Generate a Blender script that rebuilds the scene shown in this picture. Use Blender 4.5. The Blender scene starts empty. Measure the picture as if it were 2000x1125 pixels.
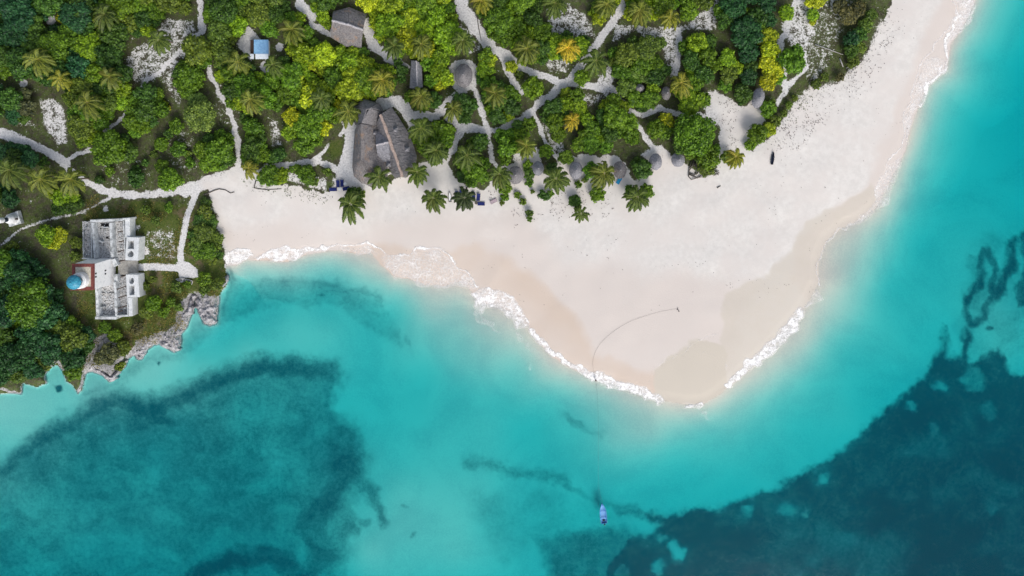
import bpy, bmesh, math, random
import numpy as np
from mathutils import Vector, Matrix

C = bpy.context.scene.collection
R = math.radians
H = 220.0            # flying height of the camera, metres
S = 0.165            # metres per photo pixel on the sea
NX, NY = 1000.0, 300.0   # the pixel straight below the camera

# ------------------------------------------------------------------ camera, sky, sun
cam = bpy.data.cameras.new('camera'); cam.sensor_width = 36.0
cam.lens = 36.0 * H / (2000 * S); cam.shift_y = -(562.5 - NY) / 2000.0
cam.clip_start = 1.0; cam.clip_end = 30000
co = bpy.data.objects.new('camera', cam); C.objects.link(co)
co.location = (0, 0, H); co.rotation_euler = (0, 0, 0)
bpy.context.scene.camera = co
SUN_EL, SUN_AZ = 40.0, 158.0     # azimuth clockwise from +y
w = bpy.data.worlds.new('World'); bpy.context.scene.world = w; w.use_nodes = True
nt = w.node_tree; sky = nt.nodes.new('ShaderNodeTexSky'); sky.sky_type = 'NISHITA'; sky.sun_disc = False
sky.sun_elevation = R(SUN_EL); sky.sun_rotation = R(SUN_AZ); sky.dust_density = 3.0; sky.air_density = 1.0; sky.ozone_density = 1.0
bg = nt.nodes['Background']; bg.inputs[1].default_value = 0.15
hs = nt.nodes.new('ShaderNodeHueSaturation'); hs.inputs['Saturation'].default_value = .55; nt.links.new(sky.outputs[0], hs.inputs['Color']); nt.links.new(hs.outputs[0], bg.inputs[0])
sl = bpy.data.lights.new('sun', 'SUN'); sl.energy = 1.7; sl.angle = R(28); sl.color = (1.0, 0.93, 0.86)
so = bpy.data.objects.new('sun', sl); C.objects.link(so)
az = R(SUN_AZ); el = R(SUN_EL)
sd = Vector((math.sin(az) * math.cos(el), math.cos(az) * math.cos(el), math.sin(el)))
so.rotation_euler = sd.to_track_quat('Z', 'Y').to_euler(); so.location = (0, 0, 100)
vs = bpy.context.scene.view_settings
vs.view_transform = 'Standard'; vs.look = 'None'; vs.gamma = 1; vs.exposure = 0.19
bpy.context.scene.cycles.max_bounces = 8
bpy.context.scene.cycles.use_denoising = True
bpy.context.scene.cycles.denoiser = 'OPENIMAGEDENOISE'
bpy.context.scene.cycles.denoising_input_passes = 'RGB_ALBEDO_NORMAL'
bpy.context.scene.cycles.denoising_prefilter = 'ACCURATE'
bpy.context.scene.cycles.transparent_max_bounces = 16
bpy.context.scene.cycles.volume_bounces = 0

# ------------------------------------------------------------------ helpers
def W(px, py, z=0.0):
    """the world point at height z that stands over that spot of the map"""
    k = S * (H - z) / H
    return Vector(((px - NX) * k, (NY - py) * k, z))
MPP = S
def props(o, label=None, cat=None, group=None, kind=None):
    if label: o['label'] = label
    if cat: o['category'] = cat
    if group: o['group'] = group
    if kind: o['kind'] = kind
    return o
def empty(name, loc, rz=0.0):
    o = bpy.data.objects.new(name, None); C.objects.link(o); o.location = loc; o.rotation_euler = (0, 0, rz)
    o.empty_display_size = 0.2
    return o
def mesh_obj(name, me, mat=None, parent=None, loc=None):
    o = bpy.data.objects.new(name, me); C.objects.link(o)
    if mat is not None and len(me.materials) == 0: me.materials.append(mat)
    if parent is not None: o.parent = parent
    if loc is not None: o.location = loc
    return o
def np_mesh(name, V, F, n=4, smooth=False):
    """V (k,3) float, F (m,n) int"""
    me = bpy.data.meshes.new(name)
    V = np.asarray(V, np.float32); F = np.asarray(F, np.int32)
    me.vertices.add(len(V)); me.vertices.foreach_set('co', V.ravel())
    me.loops.add(F.size); me.loops.foreach_set('vertex_index', F.ravel())
    me.polygons.add(len(F)); me.polygons.foreach_set('loop_start', np.arange(0, F.size, n, dtype=np.int32))
    me.polygons.foreach_set('loop_total', np.full(len(F), n, np.int32))
    if smooth: me.polygons.foreach_set('use_smooth', np.ones(len(F), bool))
    me.update(calc_edges=True); me.validate()
    return me
class MB:
    """collects shapes into one mesh"""
    def __init__(s): s.v = []; s.f = []
    def add(s, vs, fs):
        b = len(s.v); s.v += [tuple(v) for v in vs]; s.f += [tuple(i + b for i in f) for f in fs]
    def box(s, c, d, rz=0.0, M=None):
        cx, cy, cz = c; a, b, h = d[0] / 2, d[1] / 2, d[2] / 2
        cs, sn = math.cos(rz), math.sin(rz); vs = []
        for z in (-h, h):
            for x, y in ((-a, -b), (a, -b), (a, b), (-a, b)):
                vs.append(Vector((cx + x * cs - y * sn, cy + x * sn + y * cs, cz + z)))
        if M: vs = [M @ v for v in vs]
        s.add(vs, [(3, 2, 1, 0), (4, 5, 6, 7), (0, 1, 5, 4), (1, 2, 6, 5), (2, 3, 7, 6), (3, 0, 4, 7)])
    def hexa(s, b4, t4):
        s.add(list(b4) + list(t4), [(3, 2, 1, 0), (4, 5, 6, 7), (0, 1, 5, 4), (1, 2, 6, 5), (2, 3, 7, 6), (3, 0, 4, 7)])
    def prism(s, poly, z0, z1):
        n = len(poly); vs = [(p[0], p[1], z0) for p in poly] + [(p[0], p[1], z1) for p in poly]
        s.add(vs, [tuple(range(n))[::-1], tuple(range(n, 2 * n))] + [(i, (i + 1) % n, n + (i + 1) % n, n + i) for i in range(n)])
    def tube(s, pts, rad, n=8, cap=True):
        pts = [Vector(p) for p in pts]; k = len(pts)
        rr = rad if isinstance(rad, (list, tuple)) else [rad] * k
        vs = []
        for i, p in enumerate(pts):
            t = (pts[min(i + 1, k - 1)] - pts[max(i - 1, 0)]).normalized()
            a = t.cross(Vector((0, 0, 1)))
            if a.length < 1e-3: a = t.cross(Vector((0, 1, 0)))
            a.normalize(); b = t.cross(a)
            for j in range(n):
                q = 2 * math.pi * j / n
                vs.append(p + (a * math.cos(q) + b * math.sin(q)) * rr[i])
        fs = []
        for i in range(k - 1):
            for j in range(n):
                fs.append((i * n + j, i * n + (j + 1) % n, (i + 1) * n + (j + 1) % n, (i + 1) * n + j))
        if cap: fs += [tuple(range(n))[::-1], tuple(range((k - 1) * n, k * n))]
        s.add(vs, fs)
    def lathe(s, prof, n=24, c=(0, 0, 0), sx=1.0, sy=1.0, jit=0.0, rnd=None):
        vs = []; k = len(prof)
        for r, z in prof:
            for j in range(n):
                q = 2 * math.pi * j / n; rr = r * (1 + (rnd.uniform(-jit, jit) if rnd else 0))
                vs.append((c[0] + rr * sx * math.cos(q), c[1] + rr * sy * math.sin(q), c[2] + z + (rnd.uniform(-jit, jit) if rnd else 0)))
        fs = [(i * n + j, i * n + (j + 1) % n, (i + 1) * n + (j + 1) % n, (i + 1) * n + j) for i in range(k - 1) for j in range(n)]
        fs += [tuple(range(n))[::-1], tuple(range((k - 1) * n, k * n))]
        s.add(vs, fs)
    def build(s, name, mat, parent=None, smooth=False):
        me = bpy.data.meshes.new(name); me.from_pydata(s.v, [], s.f); me.update()
        if smooth:
            for p in me.polygons: p.use_smooth = True
        return mesh_obj(name, me, mat, parent)

# ------------------------------------------------------------------ fields on the map (pixel coordinates of the map)
def segs(P, closed=True):
    P = np.array(P, float); Q = np.roll(P, -1, 0) if closed else None
    return (P, Q) if closed else (P[:-1], P[1:])
def dist_line(X, Y, P, closed=False):
    A, B = segs(P, closed); d = np.full(X.shape, 1e18)
    for (ax, ay), (bx, by) in zip(A, B):
        dx, dy = bx - ax, by - ay; L = dx * dx + dy * dy + 1e-9
        t = np.clip(((X - ax) * dx + (Y - ay) * dy) / L, 0, 1)
        d = np.minimum(d, (X - ax - t * dx) ** 2 + (Y - ay - t * dy) ** 2)
    return np.sqrt(d)
def inside(X, Y, P):
    A, B = segs(P); r = np.zeros(X.shape, bool)
    for (ax, ay), (bx, by) in zip(A, B):
        if ay == by: continue
        c = ((ay > Y) != (by > Y)) & (X < (bx - ax) * (Y - ay) / (by - ay) + ax)
        r ^= c
    return r
def sd_poly(X, Y, P):
    d = dist_line(X, Y, P, True); return np.where(inside(X, Y, P), d, -d)
def sstep(a, b, x):
    t = np.clip((x - a) / (b - a), 0, 1); return t * t * (3 - 2 * t)
def bbox_apply(F, X, Y, P, pad, fn):
    P_ = np.array(P, float); x0, y0 = P_.min(0) - pad; x1, y1 = P_.max(0) + pad
    m = (X >= x0) & (X <= x1) & (Y >= y0) & (Y <= y1)
    if not m.any(): return
    F[m] = fn(F[m], X[m], Y[m])
def add_poly(F, X, Y, P, val=1.0, soft=5.0, mode='max'):
    def fn(f, x, y):
        s = sstep(-soft, soft, sd_poly(x, y, P))
        if mode == 'max': return np.maximum(f, s * val)
        if mode == 'mix': return f * (1 - s) + s * val
        return f + s * val
    bbox_apply(F, X, Y, P, soft, fn)
def add_line(F, X, Y, P, wid, val=1.0, soft=3.0, mode='max'):
    def fn(f, x, y):
        s = 1 - sstep(wid / 2 - soft, wid / 2 + soft, dist_line(x, y, P))
        if mode == 'max': return np.maximum(f, s * val)
        if mode == 'mix': return f * (1 - s) + s * val
        return f + s * val
    bbox_apply(F, X, Y, P, wid / 2 + soft, fn)
def add_spot(F, X, Y, c, r, val=1.0, soft=5.0, mode='max'):
    a = [(c[0] + r * math.cos(q * math.pi / 6), c[1] + r * math.sin(q * math.pi / 6)) for q in range(12)]
    add_poly(F, X, Y, a, val, soft, mode)
def vnoise(X, Y, sc, seed=0):
    """smooth value noise"""
    rs = np.random.RandomState(seed); T = rs.rand(256, 256)
    x = X / sc; y = Y / sc; xi = np.floor(x).astype(int); yi = np.floor(y).astype(int); fx = x - xi; fy = y - yi
    fx = fx * fx * (3 - 2 * fx); fy = fy * fy * (3 - 2 * fy)
    g = lambda i, j: T[i & 255, j & 255]
    return (g(xi, yi) * (1 - fx) + g(xi + 1, yi) * fx) * (1 - fy) + (g(xi, yi + 1) * (1 - fx) + g(xi + 1, yi + 1) * fx) * fy

BEACH_SHORE = [(1935, -80), (1905, 0), (1884, 45), (1858, 85), (1848, 135), (1812, 165), (1795, 205), (1778, 250), (1768, 295), (1750, 330), (1728, 372), (1712, 405),
  (1680, 430), (1645, 445), (1615, 470), (1600, 510), (1600, 550), (1578, 590), (1560, 614), (1535, 643), (1500, 683), (1470, 710), (1440, 740), (1420, 757), (1405, 771),
  (1375, 788), (1340, 790), (1290, 781), (1250, 767), (1200, 748), (1160, 738), (1120, 721), (1080, 698), (1050, 665), (1033, 640), (1000, 612), (970, 596), (935, 590),
  (915, 562), (895, 550), (870, 558), (830, 556), (800, 545), (770, 540), (745, 518), (725, 494), (700, 497), (670, 490), (640, 490), (600, 497), (560, 511), (500, 508), (480, 507), (460, 518), (440, 519)]
CLIFF_SHORE = [(441, 530), (446, 545), (441, 560), (430, 572), (428, 590), (426, 605), (423, 632), (410, 636), (398, 632), (390, 612), (382, 596), (379, 580), (376, 600), (373, 618), (365, 640),
  (354, 652), (355, 668), (351, 682), (340, 688), (326, 680), (312, 672), (300, 674), (285, 685), (277, 702), (268, 702), (262, 692), (250, 702), (235, 722), (222, 740), (214, 746), (200, 732),
  (180, 726), (168, 728), (160, 762), (152, 768), (142, 752), (130, 745), (122, 722), (112, 712), (98, 718), (88, 732), (92, 748), (72, 756), (45, 748), (42, 770), (20, 768), (-5, 770), (-80, 800), (-400, 860)]
LAND = [(2300, -900), (2900, -30000), (-30000, -30000), (-30000, 1500), (-1500, 900)] + CLIFF_SHORE[::-1] + BEACH_SHORE[::-1]

def axis(a, b, step, far):
    core = list(np.arange(a, b + 0.1, step)); g = []; d = step; x = b
    while x < far: d *= 1.25; x += d; g.append(x)
    l = []; d = step; x = a
    while x > -far: d *= 1.25; x -= d; l.append(x)
    return np.array(l[::-1] + core + g)
gx = axis(-60, 2060, 2.5, 30000); gy = axis(-60, 1185, 2.5, 30000)
X, Y = np.meshgrid(gx, gy)
s_land = sd_poly(X, Y, LAND)             # + inland, px
d_beach = dist_line(X, Y, BEACH_SHORE); d_cliff = dist_line(X, Y, CLIFF_SHORE)
# depth of the sea: soundings, interpolated
SND = [(500,530,.9),(560,540,1.2),(640,515,.7),(700,530,.5),(560,570,2.3),(480,580,2.6),(640,590,2.6),(720,600,2.0),(760,620,2.2),(780,580,1.0),(850,590,.4),(900,610,.5),(450,610,2.6),(430,650,2.6),(380,680,2.3),
 (560,640,1.7),(640,650,1.8),(720,680,2.4),(800,660,1.5),(860,680,1.1),(920,660,.65),(980,670,.5),(1010,700,.8),(1060,740,.65),(900,740,1.9),(960,760,1.7),(1000,780,2.2),(820,760,2.8),(740,780,2.9),(480,680,1.5),(400,720,1.3),(300,740,1.1),
 (200,770,1.1),(100,800,1.1),(30,840,1.1),(-100,900,1.1),(240,765,1.3),(120,770,1.2),(60,790,1.1),(300,860,2.5),(150,900,2.3),(500,800,2.5),(600,900,2.9),(300,1000,2.6),(500,1050,3.2),(100,1080,2.6),(-200,1100,2.8),(600,1200,4.4),
 (850,850,2.2),(800,1000,1.6),(720,1080,1.5),(900,1080,1.7),(950,950,1.9),(1050,900,2.9),(1050,830,2.8),(1120,780,1.3),(1180,790,.9),(1250,810,.7),(1200,860,1.0),(1230,900,1.7),(1130,850,2.0),(1280,860,1.0),(1330,830,.8),(1400,810,.7),(1380,870,1.8),(1250,930,2.5),(1150,960,3.0),(1350,940,3.2),
 (1450,790,.8),(1500,760,.7),(1470,850,2.2),(1540,780,1.9),(1560,720,.7),(1600,760,2.4),(1600,660,.5),(1650,700,2.3),(1640,620,.6),(1680,640,1.5),(1640,540,.25),(1670,480,.3),(1700,540,.8),(1740,560,2.6),(1740,430,.6),(1760,450,1.8),(1800,480,3.0),
 (1770,370,.6),(1800,370,1.8),(1840,380,3.2),(1800,280,.6),(1825,240,.9),(1850,260,2.6),(1855,160,.9),(1880,180,2.6),(1900,90,.9),(1930,100,2.8),(1925,20,.9),(1960,20,3.0),(1990,200,4.2),(1980,350,4.0),(2000,-80,3.4),(2100,100,4.6),
 (1900,500,2.6),(1960,620,2.0),(1955,690,2.1),(1850,620,3.0),(1760,700,2.6),(1650,820,2.7),(1500,920,2.8),(1420,960,3.3),(1800,800,4.6),(1950,850,4.8),(1700,1000,5.0),(1500,1050,4.8),(1900,1050,5.2),(1320,1080,3.6),(1150,1080,3.5),(1050,1010,3.0),(1250,1100,4.4),(2200,900,5.4),(2200,400,4.8),(1600,1250,5.2),(1000,1250,3.6),(100,1250,4.2)]
def shore_samples(P, d, step=28):
    out = []
    for (a, b), (c, e) in zip(P[:-1], P[1:]):
        L = math.hypot(c - a, e - b); n = max(1, int(L / step))
        for i in range(n): out.append((a + (c - a) * i / n, b + (e - b) * i / n, d))
    return out
pts = np.array(SND + shore_samples(BEACH_SHORE, 0.0) + shore_samples(CLIFF_SHORE[2:44], 1.1, 45), float)
kern = lambda d: d
Dm = np.hypot(pts[:, None, 0] - pts[None, :, 0], pts[:, None, 1] - pts[None, :, 1])
n_ = len(pts); A_ = np.zeros((n_ + 1, n_ + 1)); A_[:n_, :n_] = kern(Dm) - np.eye(n_) * 3.0; A_[n_, :n_] = 1; A_[:n_, n_] = 1
wts = np.linalg.solve(A_, np.append(pts[:, 2], 0))
cxs = np.arange(-260, 2261, 10.0); cys = np.arange(-220, 1361, 10.0); CX, CY = np.meshgrid(cxs, cys)
CD = np.full(CX.shape, wts[n_])
for i in range(n_): CD += wts[i] * kern(np.hypot(CX - pts[i, 0], CY - pts[i, 1]))
for _ in range(2):
    CD[1:-1, 1:-1] = (CD[1:-1, 1:-1] * 2 + CD[:-2, 1:-1] + CD[2:, 1:-1] + CD[1:-1, :-2] + CD[1:-1, 2:]) / 6
def bilin(G, xs, ys, X, Y):
    u = np.clip((X - xs[0]) / (xs[1] - xs[0]), 0, len(xs) - 1.001); v = np.clip((Y - ys[0]) / (ys[1] - ys[0]), 0, len(ys) - 1.001)
    i = u.astype(int); j = v.astype(int); fu = u - i; fv = v - j
    return (G[j, i] * (1 - fu) + G[j, i + 1] * fu) * (1 - fv) + (G[j + 1, i] * (1 - fu) + G[j + 1, i + 1] * fu) * fv
depth = np.clip(bilin(CD, cxs, cys, X, Y), 0.03, 6.0)
off = -s_land * S
depth = np.where(d_beach < d_cliff, np.minimum(depth, 0.02 + off * 0.16), np.minimum(depth, 0.5 + off * 0.9))
depth += (vnoise(X, Y, 60, 3) - .5) * .35 * np.clip(off / 12, 0, 1)
depth = np.maximum(depth, 0.02)
inl = np.maximum(s_land, 0) * S
zb = 0.015 + 2.0 * (1 - np.exp(-inl / 16)) * np.clip(inl / 3, 0.15, 1)
zc = 2.6 * sstep(0, 2.2, inl) + 0.05
wcl = sstep(-4, 22, (d_beach - d_cliff) * S)
zb2 = np.where(X < 455, np.maximum(zb, 0), zb)
HEADL = [(-30000, 420), (0, 395), (170, 395), (300, 392), (385, 385), (403, 372), (414, 392), (424, 440), (434, 480), (441, 500), (441, 525), (500, 560), (500, 640), (380, 760), (150, 860), (-300, 980), (-30000, 2000)]
s_head = sd_poly(X, Y, HEADL)
wh = sstep(-3, 42, s_head)
zl = zb * (1 - wh) + zc * wh
zl += (vnoise(X, Y, 34, 5) - .5) * .25 * np.clip(inl / 20, 0, 1)
Z = np.where(s_land > 0, zl, -depth)

# ground cover masks ------------------------------------------------
sand = np.full(X.shape, 0.26); tan = np.zeros(X.shape); wet = np.zeros(X.shape); rock = np.zeros(X.shape); lush = np.full(X.shape, 0.5); sea = np.zeros(X.shape)
BEACH = [(405, 385), (397, 352), (470, 336), (500, 343), (503, 362), (560, 366), (600, 372), (640, 378), (655, 352), (690, 340), (725, 365), (800, 340), (815, 315), (850, 322), (870, 312),
  (880, 330), (903, 362), (940, 368), (965, 342), (1000, 312), (1020, 298), (1050, 300), (1062, 335), (1100, 312), (1112, 303), (1150, 305), (1200, 308), (1225, 318), (1240, 355), (1275, 330), (1255, 300),
  (1290, 285), (1315, 295), (1345, 320), (1380, 345), (1405, 330), (1405, 280), (1400, 235), (1385, 215), (1380, 180), (1420, 192), (1450, 205), (1475, 190), (1495, 232), (1450, 285), (1470, 300), (1520, 262),
  (1535, 225), (1560, 205), (1590, 190), (1640, 168), (1672, 140), (1705, 85), (1735, 40), (1745, -80), (2300, -80), (2300, 1300), (460, 1300), (440, 560), (440, 505), (433, 480), (422, 440), (412, 400)]
XB = X + (vnoise(X, Y, 28, 141) - .5) * 16 + (vnoise(X, Y, 9, 142) - .5) * 8; YB = Y + (vnoise(X, Y, 28, 143) - .5) * 16 + (vnoise(X, Y, 9, 144) - .5) * 8
add_poly(sand, XB, YB, BEACH, 1.0, 8)
PATHS = [([(-80,240),(0,258),(60,280),(110,305),(130,320)],20),([(130,315),(150,300),(180,292)],8),([(120,310),(135,330),(170,358),(215,375),(260,381),(320,378),(370,370)],15),([(360,372),(410,355),(475,338)],28),
 ([(388,-80),(390,20),(395,62)],12),([(393,60),(370,80),(345,110),(310,140),(280,165),(262,200),(230,240),(205,257)],8),([(400,100),(412,150),(435,190),(455,230),(464,280),(467,340)],11),
 ([(385,372),(366,420),(352,490),(355,525)],12),([(355,524),(300,521),(245,522)],14),([(498,345),(520,326),(560,323),(600,318),(620,314),(655,328),(685,350)],14),([(608,315),(640,290),(670,258),(682,235)],8),
 ([(573,-40),(590,12),(612,32)],20),([(600,22),(612,50),(645,66)],13),([(716,45),(730,92),(762,112),(790,135)],20),([(745,205),(775,195),(800,225)],22),([(790,205),(812,262)],20),([(800,226),(850,226),(885,195),(902,178)],18),
 ([(924,168),(942,215),(952,255),(963,315),(985,345)],12),([(866,212),(895,245),(920,251),(955,255)],18),([(900,252),(886,290),(862,322)],15),([(885,-80),(903,20),(935,60),(957,88)],26),([(955,85),(978,105),(998,150),(1018,178)],15),
 ([(975,98),(990,106),(1012,132),(1060,147),(1100,162),(1180,172),(1200,178)],16),([(1225,-80),(1212,20),(1170,80),(1118,152),(1080,182),(1045,210),(1025,232),(970,257)],17),([(1190,172),(1222,205),(1250,252),(1278,292)],11),
 ([(1225,215),(1255,225),(1290,212),(1320,224),(1370,226),(1400,235)],12),([(1045,222),(1070,280),(1088,312)],8),([(1560,-80),(1552,20),(1522,90),(1535,170)],12),([(1572,100),(1572,140),(1540,165),(1520,200)],10),([(1325,60),(1325,110),(1320,145)],12),
 ([(0,480),(40,448),(90,430),(160,415),(215,385)],7),([(48,440),(62,395)],4)]
XP = X + (vnoise(X, Y, 13, 131) - .5) * 7; YP = Y + (vnoise(X, Y, 13, 132) - .5) * 7
for P, wd in PATHS: add_line(sand, XP, YP, P, wd, .93, min(6.0, wd * .42 + 1))
for P, v in [([(668,238),(700,240),(700,345),(725,368),(700,385),(662,372),(655,340),(666,300),(674,268)],1),([(485,50),(500,65),(512,80),(492,84),(490,118),(470,97),(462,85)],1),([(345,512),(368,512),(385,525),(388,542),(350,543)],1),
  ([(262,90),(300,70),(320,32),(380,38),(392,72),(350,130),(300,160),(262,168),(240,115)],.51),([(75,195),(105,188),(128,210),(135,280),(112,288),(85,250)],.56),([(300,125),(345,130),(358,200),(350,215),(322,175)],.48),([(20,215),(60,225),(75,250),(30,250)],.45),
  ([(1062,10),(1110,5),(1150,30),(1168,78),(1080,75),(1068,60)],.52),([(1060,112),(1115,112),(1112,145),(1070,142)],.5),([(1200,45),(1290,50),(1340,45),(1370,20),(1390,-60),(1412,-60),(1400,60),(1335,62),(1325,100),(1325,150),(1305,150),(1290,95),(1240,62),(1190,92)],.54),
  ([(1190,120),(1205,150),(1190,190),(1150,175)],.6),([(1520,45),(1555,20),(1560,-80),(1575,-80),(1595,60),(1575,115),(1540,92)],.55),([(1575,-80),(1700,-80),(1650,60),(1620,130),(1585,180),(1570,150)],.43),([(1125,180),(1200,180),(1150,215)],.5),([(1050,225),(1080,215),(1110,300),(1080,310)],.5),
  ([(1370,180),(1400,175),(1440,200),(1420,240),(1380,250)],.75),([(520,225),(545,235),(555,285),(530,290)],.5),([(430,150),(470,210),(470,260),(425,240),(415,180)],.4),([(500,325),(580,362),(640,378),(640,345),(600,340)],.6),
  ([(190,320),(260,300),(300,330),(290,370),(210,365)],.36),([(330,240),(380,260),(390,330),(360,350),(320,310)],.38),([(880,30),(925,60),(945,100),(915,110),(880,95)],.5),([(1000,290),(1050,285),(1060,310),(1000,315)],.7),([(225,395),(260,395),(260,425),(225,425)],.42),
  ([(270,460),(300,470),(345,440),(350,510),(280,510)],.42),([(160,425),(180,425),(180,505),(160,505)],.6),([(1540,215),(1580,170),(1640,160),(1660,135),(1690,110),(1720,40),(1760,40),(1700,170),(1620,230),(1560,290),(1500,300)],.82)]:
    if v == .82: add_poly(sand, X, Y, P, .74, 10, 'mix')
    else: add_poly(sand, X, Y, P, v, 7)
for c, r in [((905,147),33),((520,130),13),((546,92),9),((100,40),10),((46,163),9),((655,62),12),((930,320),14),((1500,155),12),((570,215),5)]: add_spot(sand, X, Y, c, r, .85, 5)
add_poly(sand, X, Y, [(627,315),(655,262),(672,275),(668,300),(658,320),(640,312)], .1, 3, 'mix')
add_poly(sand, X, Y, HEADL, .25, 6, 'mix')
for P, wd in [([(385,372),(366,420),(352,490),(355,525)],12),([(355,524),(300,521),(245,522)],14),([(0,480),(40,448),(90,430),(160,415),(215,385)],7)]: add_line(sand, X, Y, P, wd, 1.0 if wd > 8 else .6, 3.0)
add_poly(sand, X, Y, [(345,512),(368,512),(385,525),(388,542),(350,543)], 1, 3)
add_poly(sand, X, Y, [(270,455),(345,430),(350,512),(278,512)], .44, 12)
for c, r in [((283,490),12),((268,445),8),((206,408),8)]: add_spot(sand, X, Y, c, r, .7, 8)
# tones of the beach
X0, Y0 = X, Y
def warp(a, b, seed): return a * (vnoise(X0, Y0, b, seed) - .5) * 2
X = X0 + warp(12, 70, 21) + warp(4, 17, 22) + warp(2, 7, 27); Y = Y0 + warp(12, 70, 23) + warp(4, 17, 24) + warp(2, 7, 28)
add_poly(tan, X, Y, [(405,430),(700,440),(860,400),(1000,400),(1060,430),(1110,500),(1200,515),(1400,530),(1480,570),(1440,700),(1300,800),(900,700),(440,560)], .45, 40)
add_poly(tan, X, Y, [(440,490),(700,470),(860,480),(930,450),(1000,490),(1090,560),(1170,680),(1300,720),(1320,790),(1000,760),(800,600),(440,560)], .85, 28)
add_poly(tan, X, Y, [(1560,480),(1600,440),(1680,360),(1740,260),(1800,60),(1870,-60),(1950,-60),(1800,300),(1600,620),(1540,560)], .55, 22)
add_poly(wet, X, Y, [(1405,570),(1440,556),(1500,540),(1540,500),(1575,430),(1640,400),(1700,340),(1740,420),(1600,700),(1420,790),(1400,700),(1405,640)], .62, 10)
add_poly(wet, X, Y, [(1268,800),(1272,722),(1300,700),(1345,672),(1375,665),(1420,680),(1425,790)], .8, 8)
add_poly(rock, X, Y, [(432,570),(395,560),(372,568),(350,610),(335,640),(305,648),(270,662),(246,690),(235,730),(214,750),(165,735),(172,668),(205,655),(240,685),(262,720),(345,700),(440,650)], .8, 6)
add_line(rock, X, Y, CLIFF_SHORE, 7, .9, 3)
for P, v in [([(160,395),(390,385),(440,520),(445,560),(400,580),(330,640),(250,690),(165,640),(150,560),(158,430)],.95),([(1565,-80),(1740,-80),(1700,90),(1650,160),(1560,210),(1530,240),(1560,120)],.62),([(627,315),(655,262),(672,275),(668,300),(658,320),(640,312)],.85)]:
    add_poly(lush, X, Y, P, v, 14)
beachy = np.zeros(X.shape); add_poly(beachy, X, Y, BEACH, 1, 12); add_poly(beachy, X, Y, [(1540,215),(1580,170),(1640,160),(1660,135),(1690,110),(1720,40),(1760,40),(1760,200),(1620,300),(1500,300)], 1, 10); add_poly(beachy, X, Y, [(390,340),(480,320),(500,370),(400,390)], .6, 12)
# seagrass on the sea bed
X = X0 + warp(5, 40, 61) + warp(5, 14, 62) + warp(3, 6, 63); Y = Y0 + warp(5, 40, 64) + warp(5, 14, 65) + warp(3, 6, 66)
GRASS = [([(-30000,3000),(-300,1000),(0,903),(50,866),(90,828),(170,789),(235,764),(268,777),(292,788),(350,762),(420,731),(500,709),(580,706),(650,708),(656,745),(652,800),(692,850),(705,900),(742,960),(742,1005),(690,965),(702,1030),(662,1080),(650,1300),(600,30000)],.62,16),
 ([(2300,300),(2020,420),(1990,455),(2000,520),(1982,562),(1992,600),(2300,700)],.8,12),
 ([(2300,650),(1992,735),(1972,720),(1945,672),(1922,692),(1892,706),(1900,650),(1880,640),(1872,690),(1850,700),(1845,640),(1838,682),(1800,732),(1780,752),(1740,792),(1700,827),(1650,872),(1600,906),(1550,936),(1500,956),(1450,972),(1400,990),(1350,997),(1300,1002),(1262,996),(1250,1012),(1290,1022),(1270,1040),(1240,1042),(1215,1060),(1180,1110),(1160,1160),(1100,30000),(30000,30000)],.97,13)]
for P, v, sf in GRASS: add_poly(sea, X, Y, P, v, sf)
add_line(sea, X, Y, [(0,925),(60,880),(110,845),(180,805),(240,785),(300,812),(330,825)], 50, .79, 26)
add_line(sea, X, Y, [(300,800),(380,768),(450,735),(520,722),(600,726),(645,732)], 54, .84, 28)
add_line(sea, X, Y, [(90,900),(160,918),(200,905)], 14, .72, 9)
add_line(sea, X, Y, [(660,860),(680,920),(640,980),(600,1030),(640,1080),(560,1140)], 90, .80, 40)
add_line(sea, X, Y, [(350,1150),(450,1090),(520,1080),(600,1130)], 70, .90, 34)
add_line(sea, X, Y, [(915,897),(960,912),(1010,925),(1100,932)], 26, .5, 17); add_line(sea, X, Y, [(1090,930),(1150,975),(1240,990)], 16, .5, 9)
add_line(sea, X, Y, [(1105,815),(1140,835),(1175,850)], 14, .36, 9)
add_line(sea, X, Y, [(1925,492),(1943,530),(1938,585),(1918,628),(1896,636),(1882,612),(1887,582),(1910,548),(1914,508),(1925,492)], 24, .85, 12)
add_line(sea, X, Y, [(1985,470),(1972,525),(1948,578)], 30, .92, 14); add_spot(sea, X, Y, (1938,640), 7, .8, 5)
add_poly(sea, X, Y, [(1860,620),(1900,470),(1990,430),(2100,500),(2100,760),(1940,740),(1880,700)], .34, 30); add_poly(sea, X, Y, [(1885,500),(1935,490),(1935,600),(1895,630)], .45, 8)
add_poly(sea, X, Y, [(900,960),(1060,940),(1180,980),(1250,1020),(1050,1060),(990,1130),(950,1060)], .26, 24)
for P, v, sf in [([(445,548),(520,545),(560,536),(680,548),(748,590),(800,680),(760,668),(715,640),(665,606),(590,600),(500,604),(450,630),(420,650),(385,672),(352,692),(345,670),(375,630),(430,600)],.40,12)]: add_poly(sea, X, Y, P, v, sf)
add_line(sea, X, Y, [(620,562),(640,570),(700,562),(735,575),(742,592)], 16, .52, 11); add_spot(sea, X, Y, (630,575), 10, .7, 8)
add_spot(sea, X, Y, (315,709), 5, .95, 4); add_spot(sea, X, Y, (790,990), 5, .4, 4); add_spot(sea, X, Y, (806,1042), 6, .45, 4)
add_line(sea, X, Y, [(420,640),(380,660),(352,690),(300,700),(240,745),(170,770)], 24, .42, 14)
add_line(sea, X, Y, [(448,530),(450,560),(432,610)], 14, .55, 7)
add_spot(sea, X, Y, (115,756), 10, .95, 5); add_line(sea, X, Y, [(705,915),(735,985),(750,1020)], 22, .55, 10); add_spot(sea, X, Y, (708,1020), 14, .5, 8)
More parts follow.
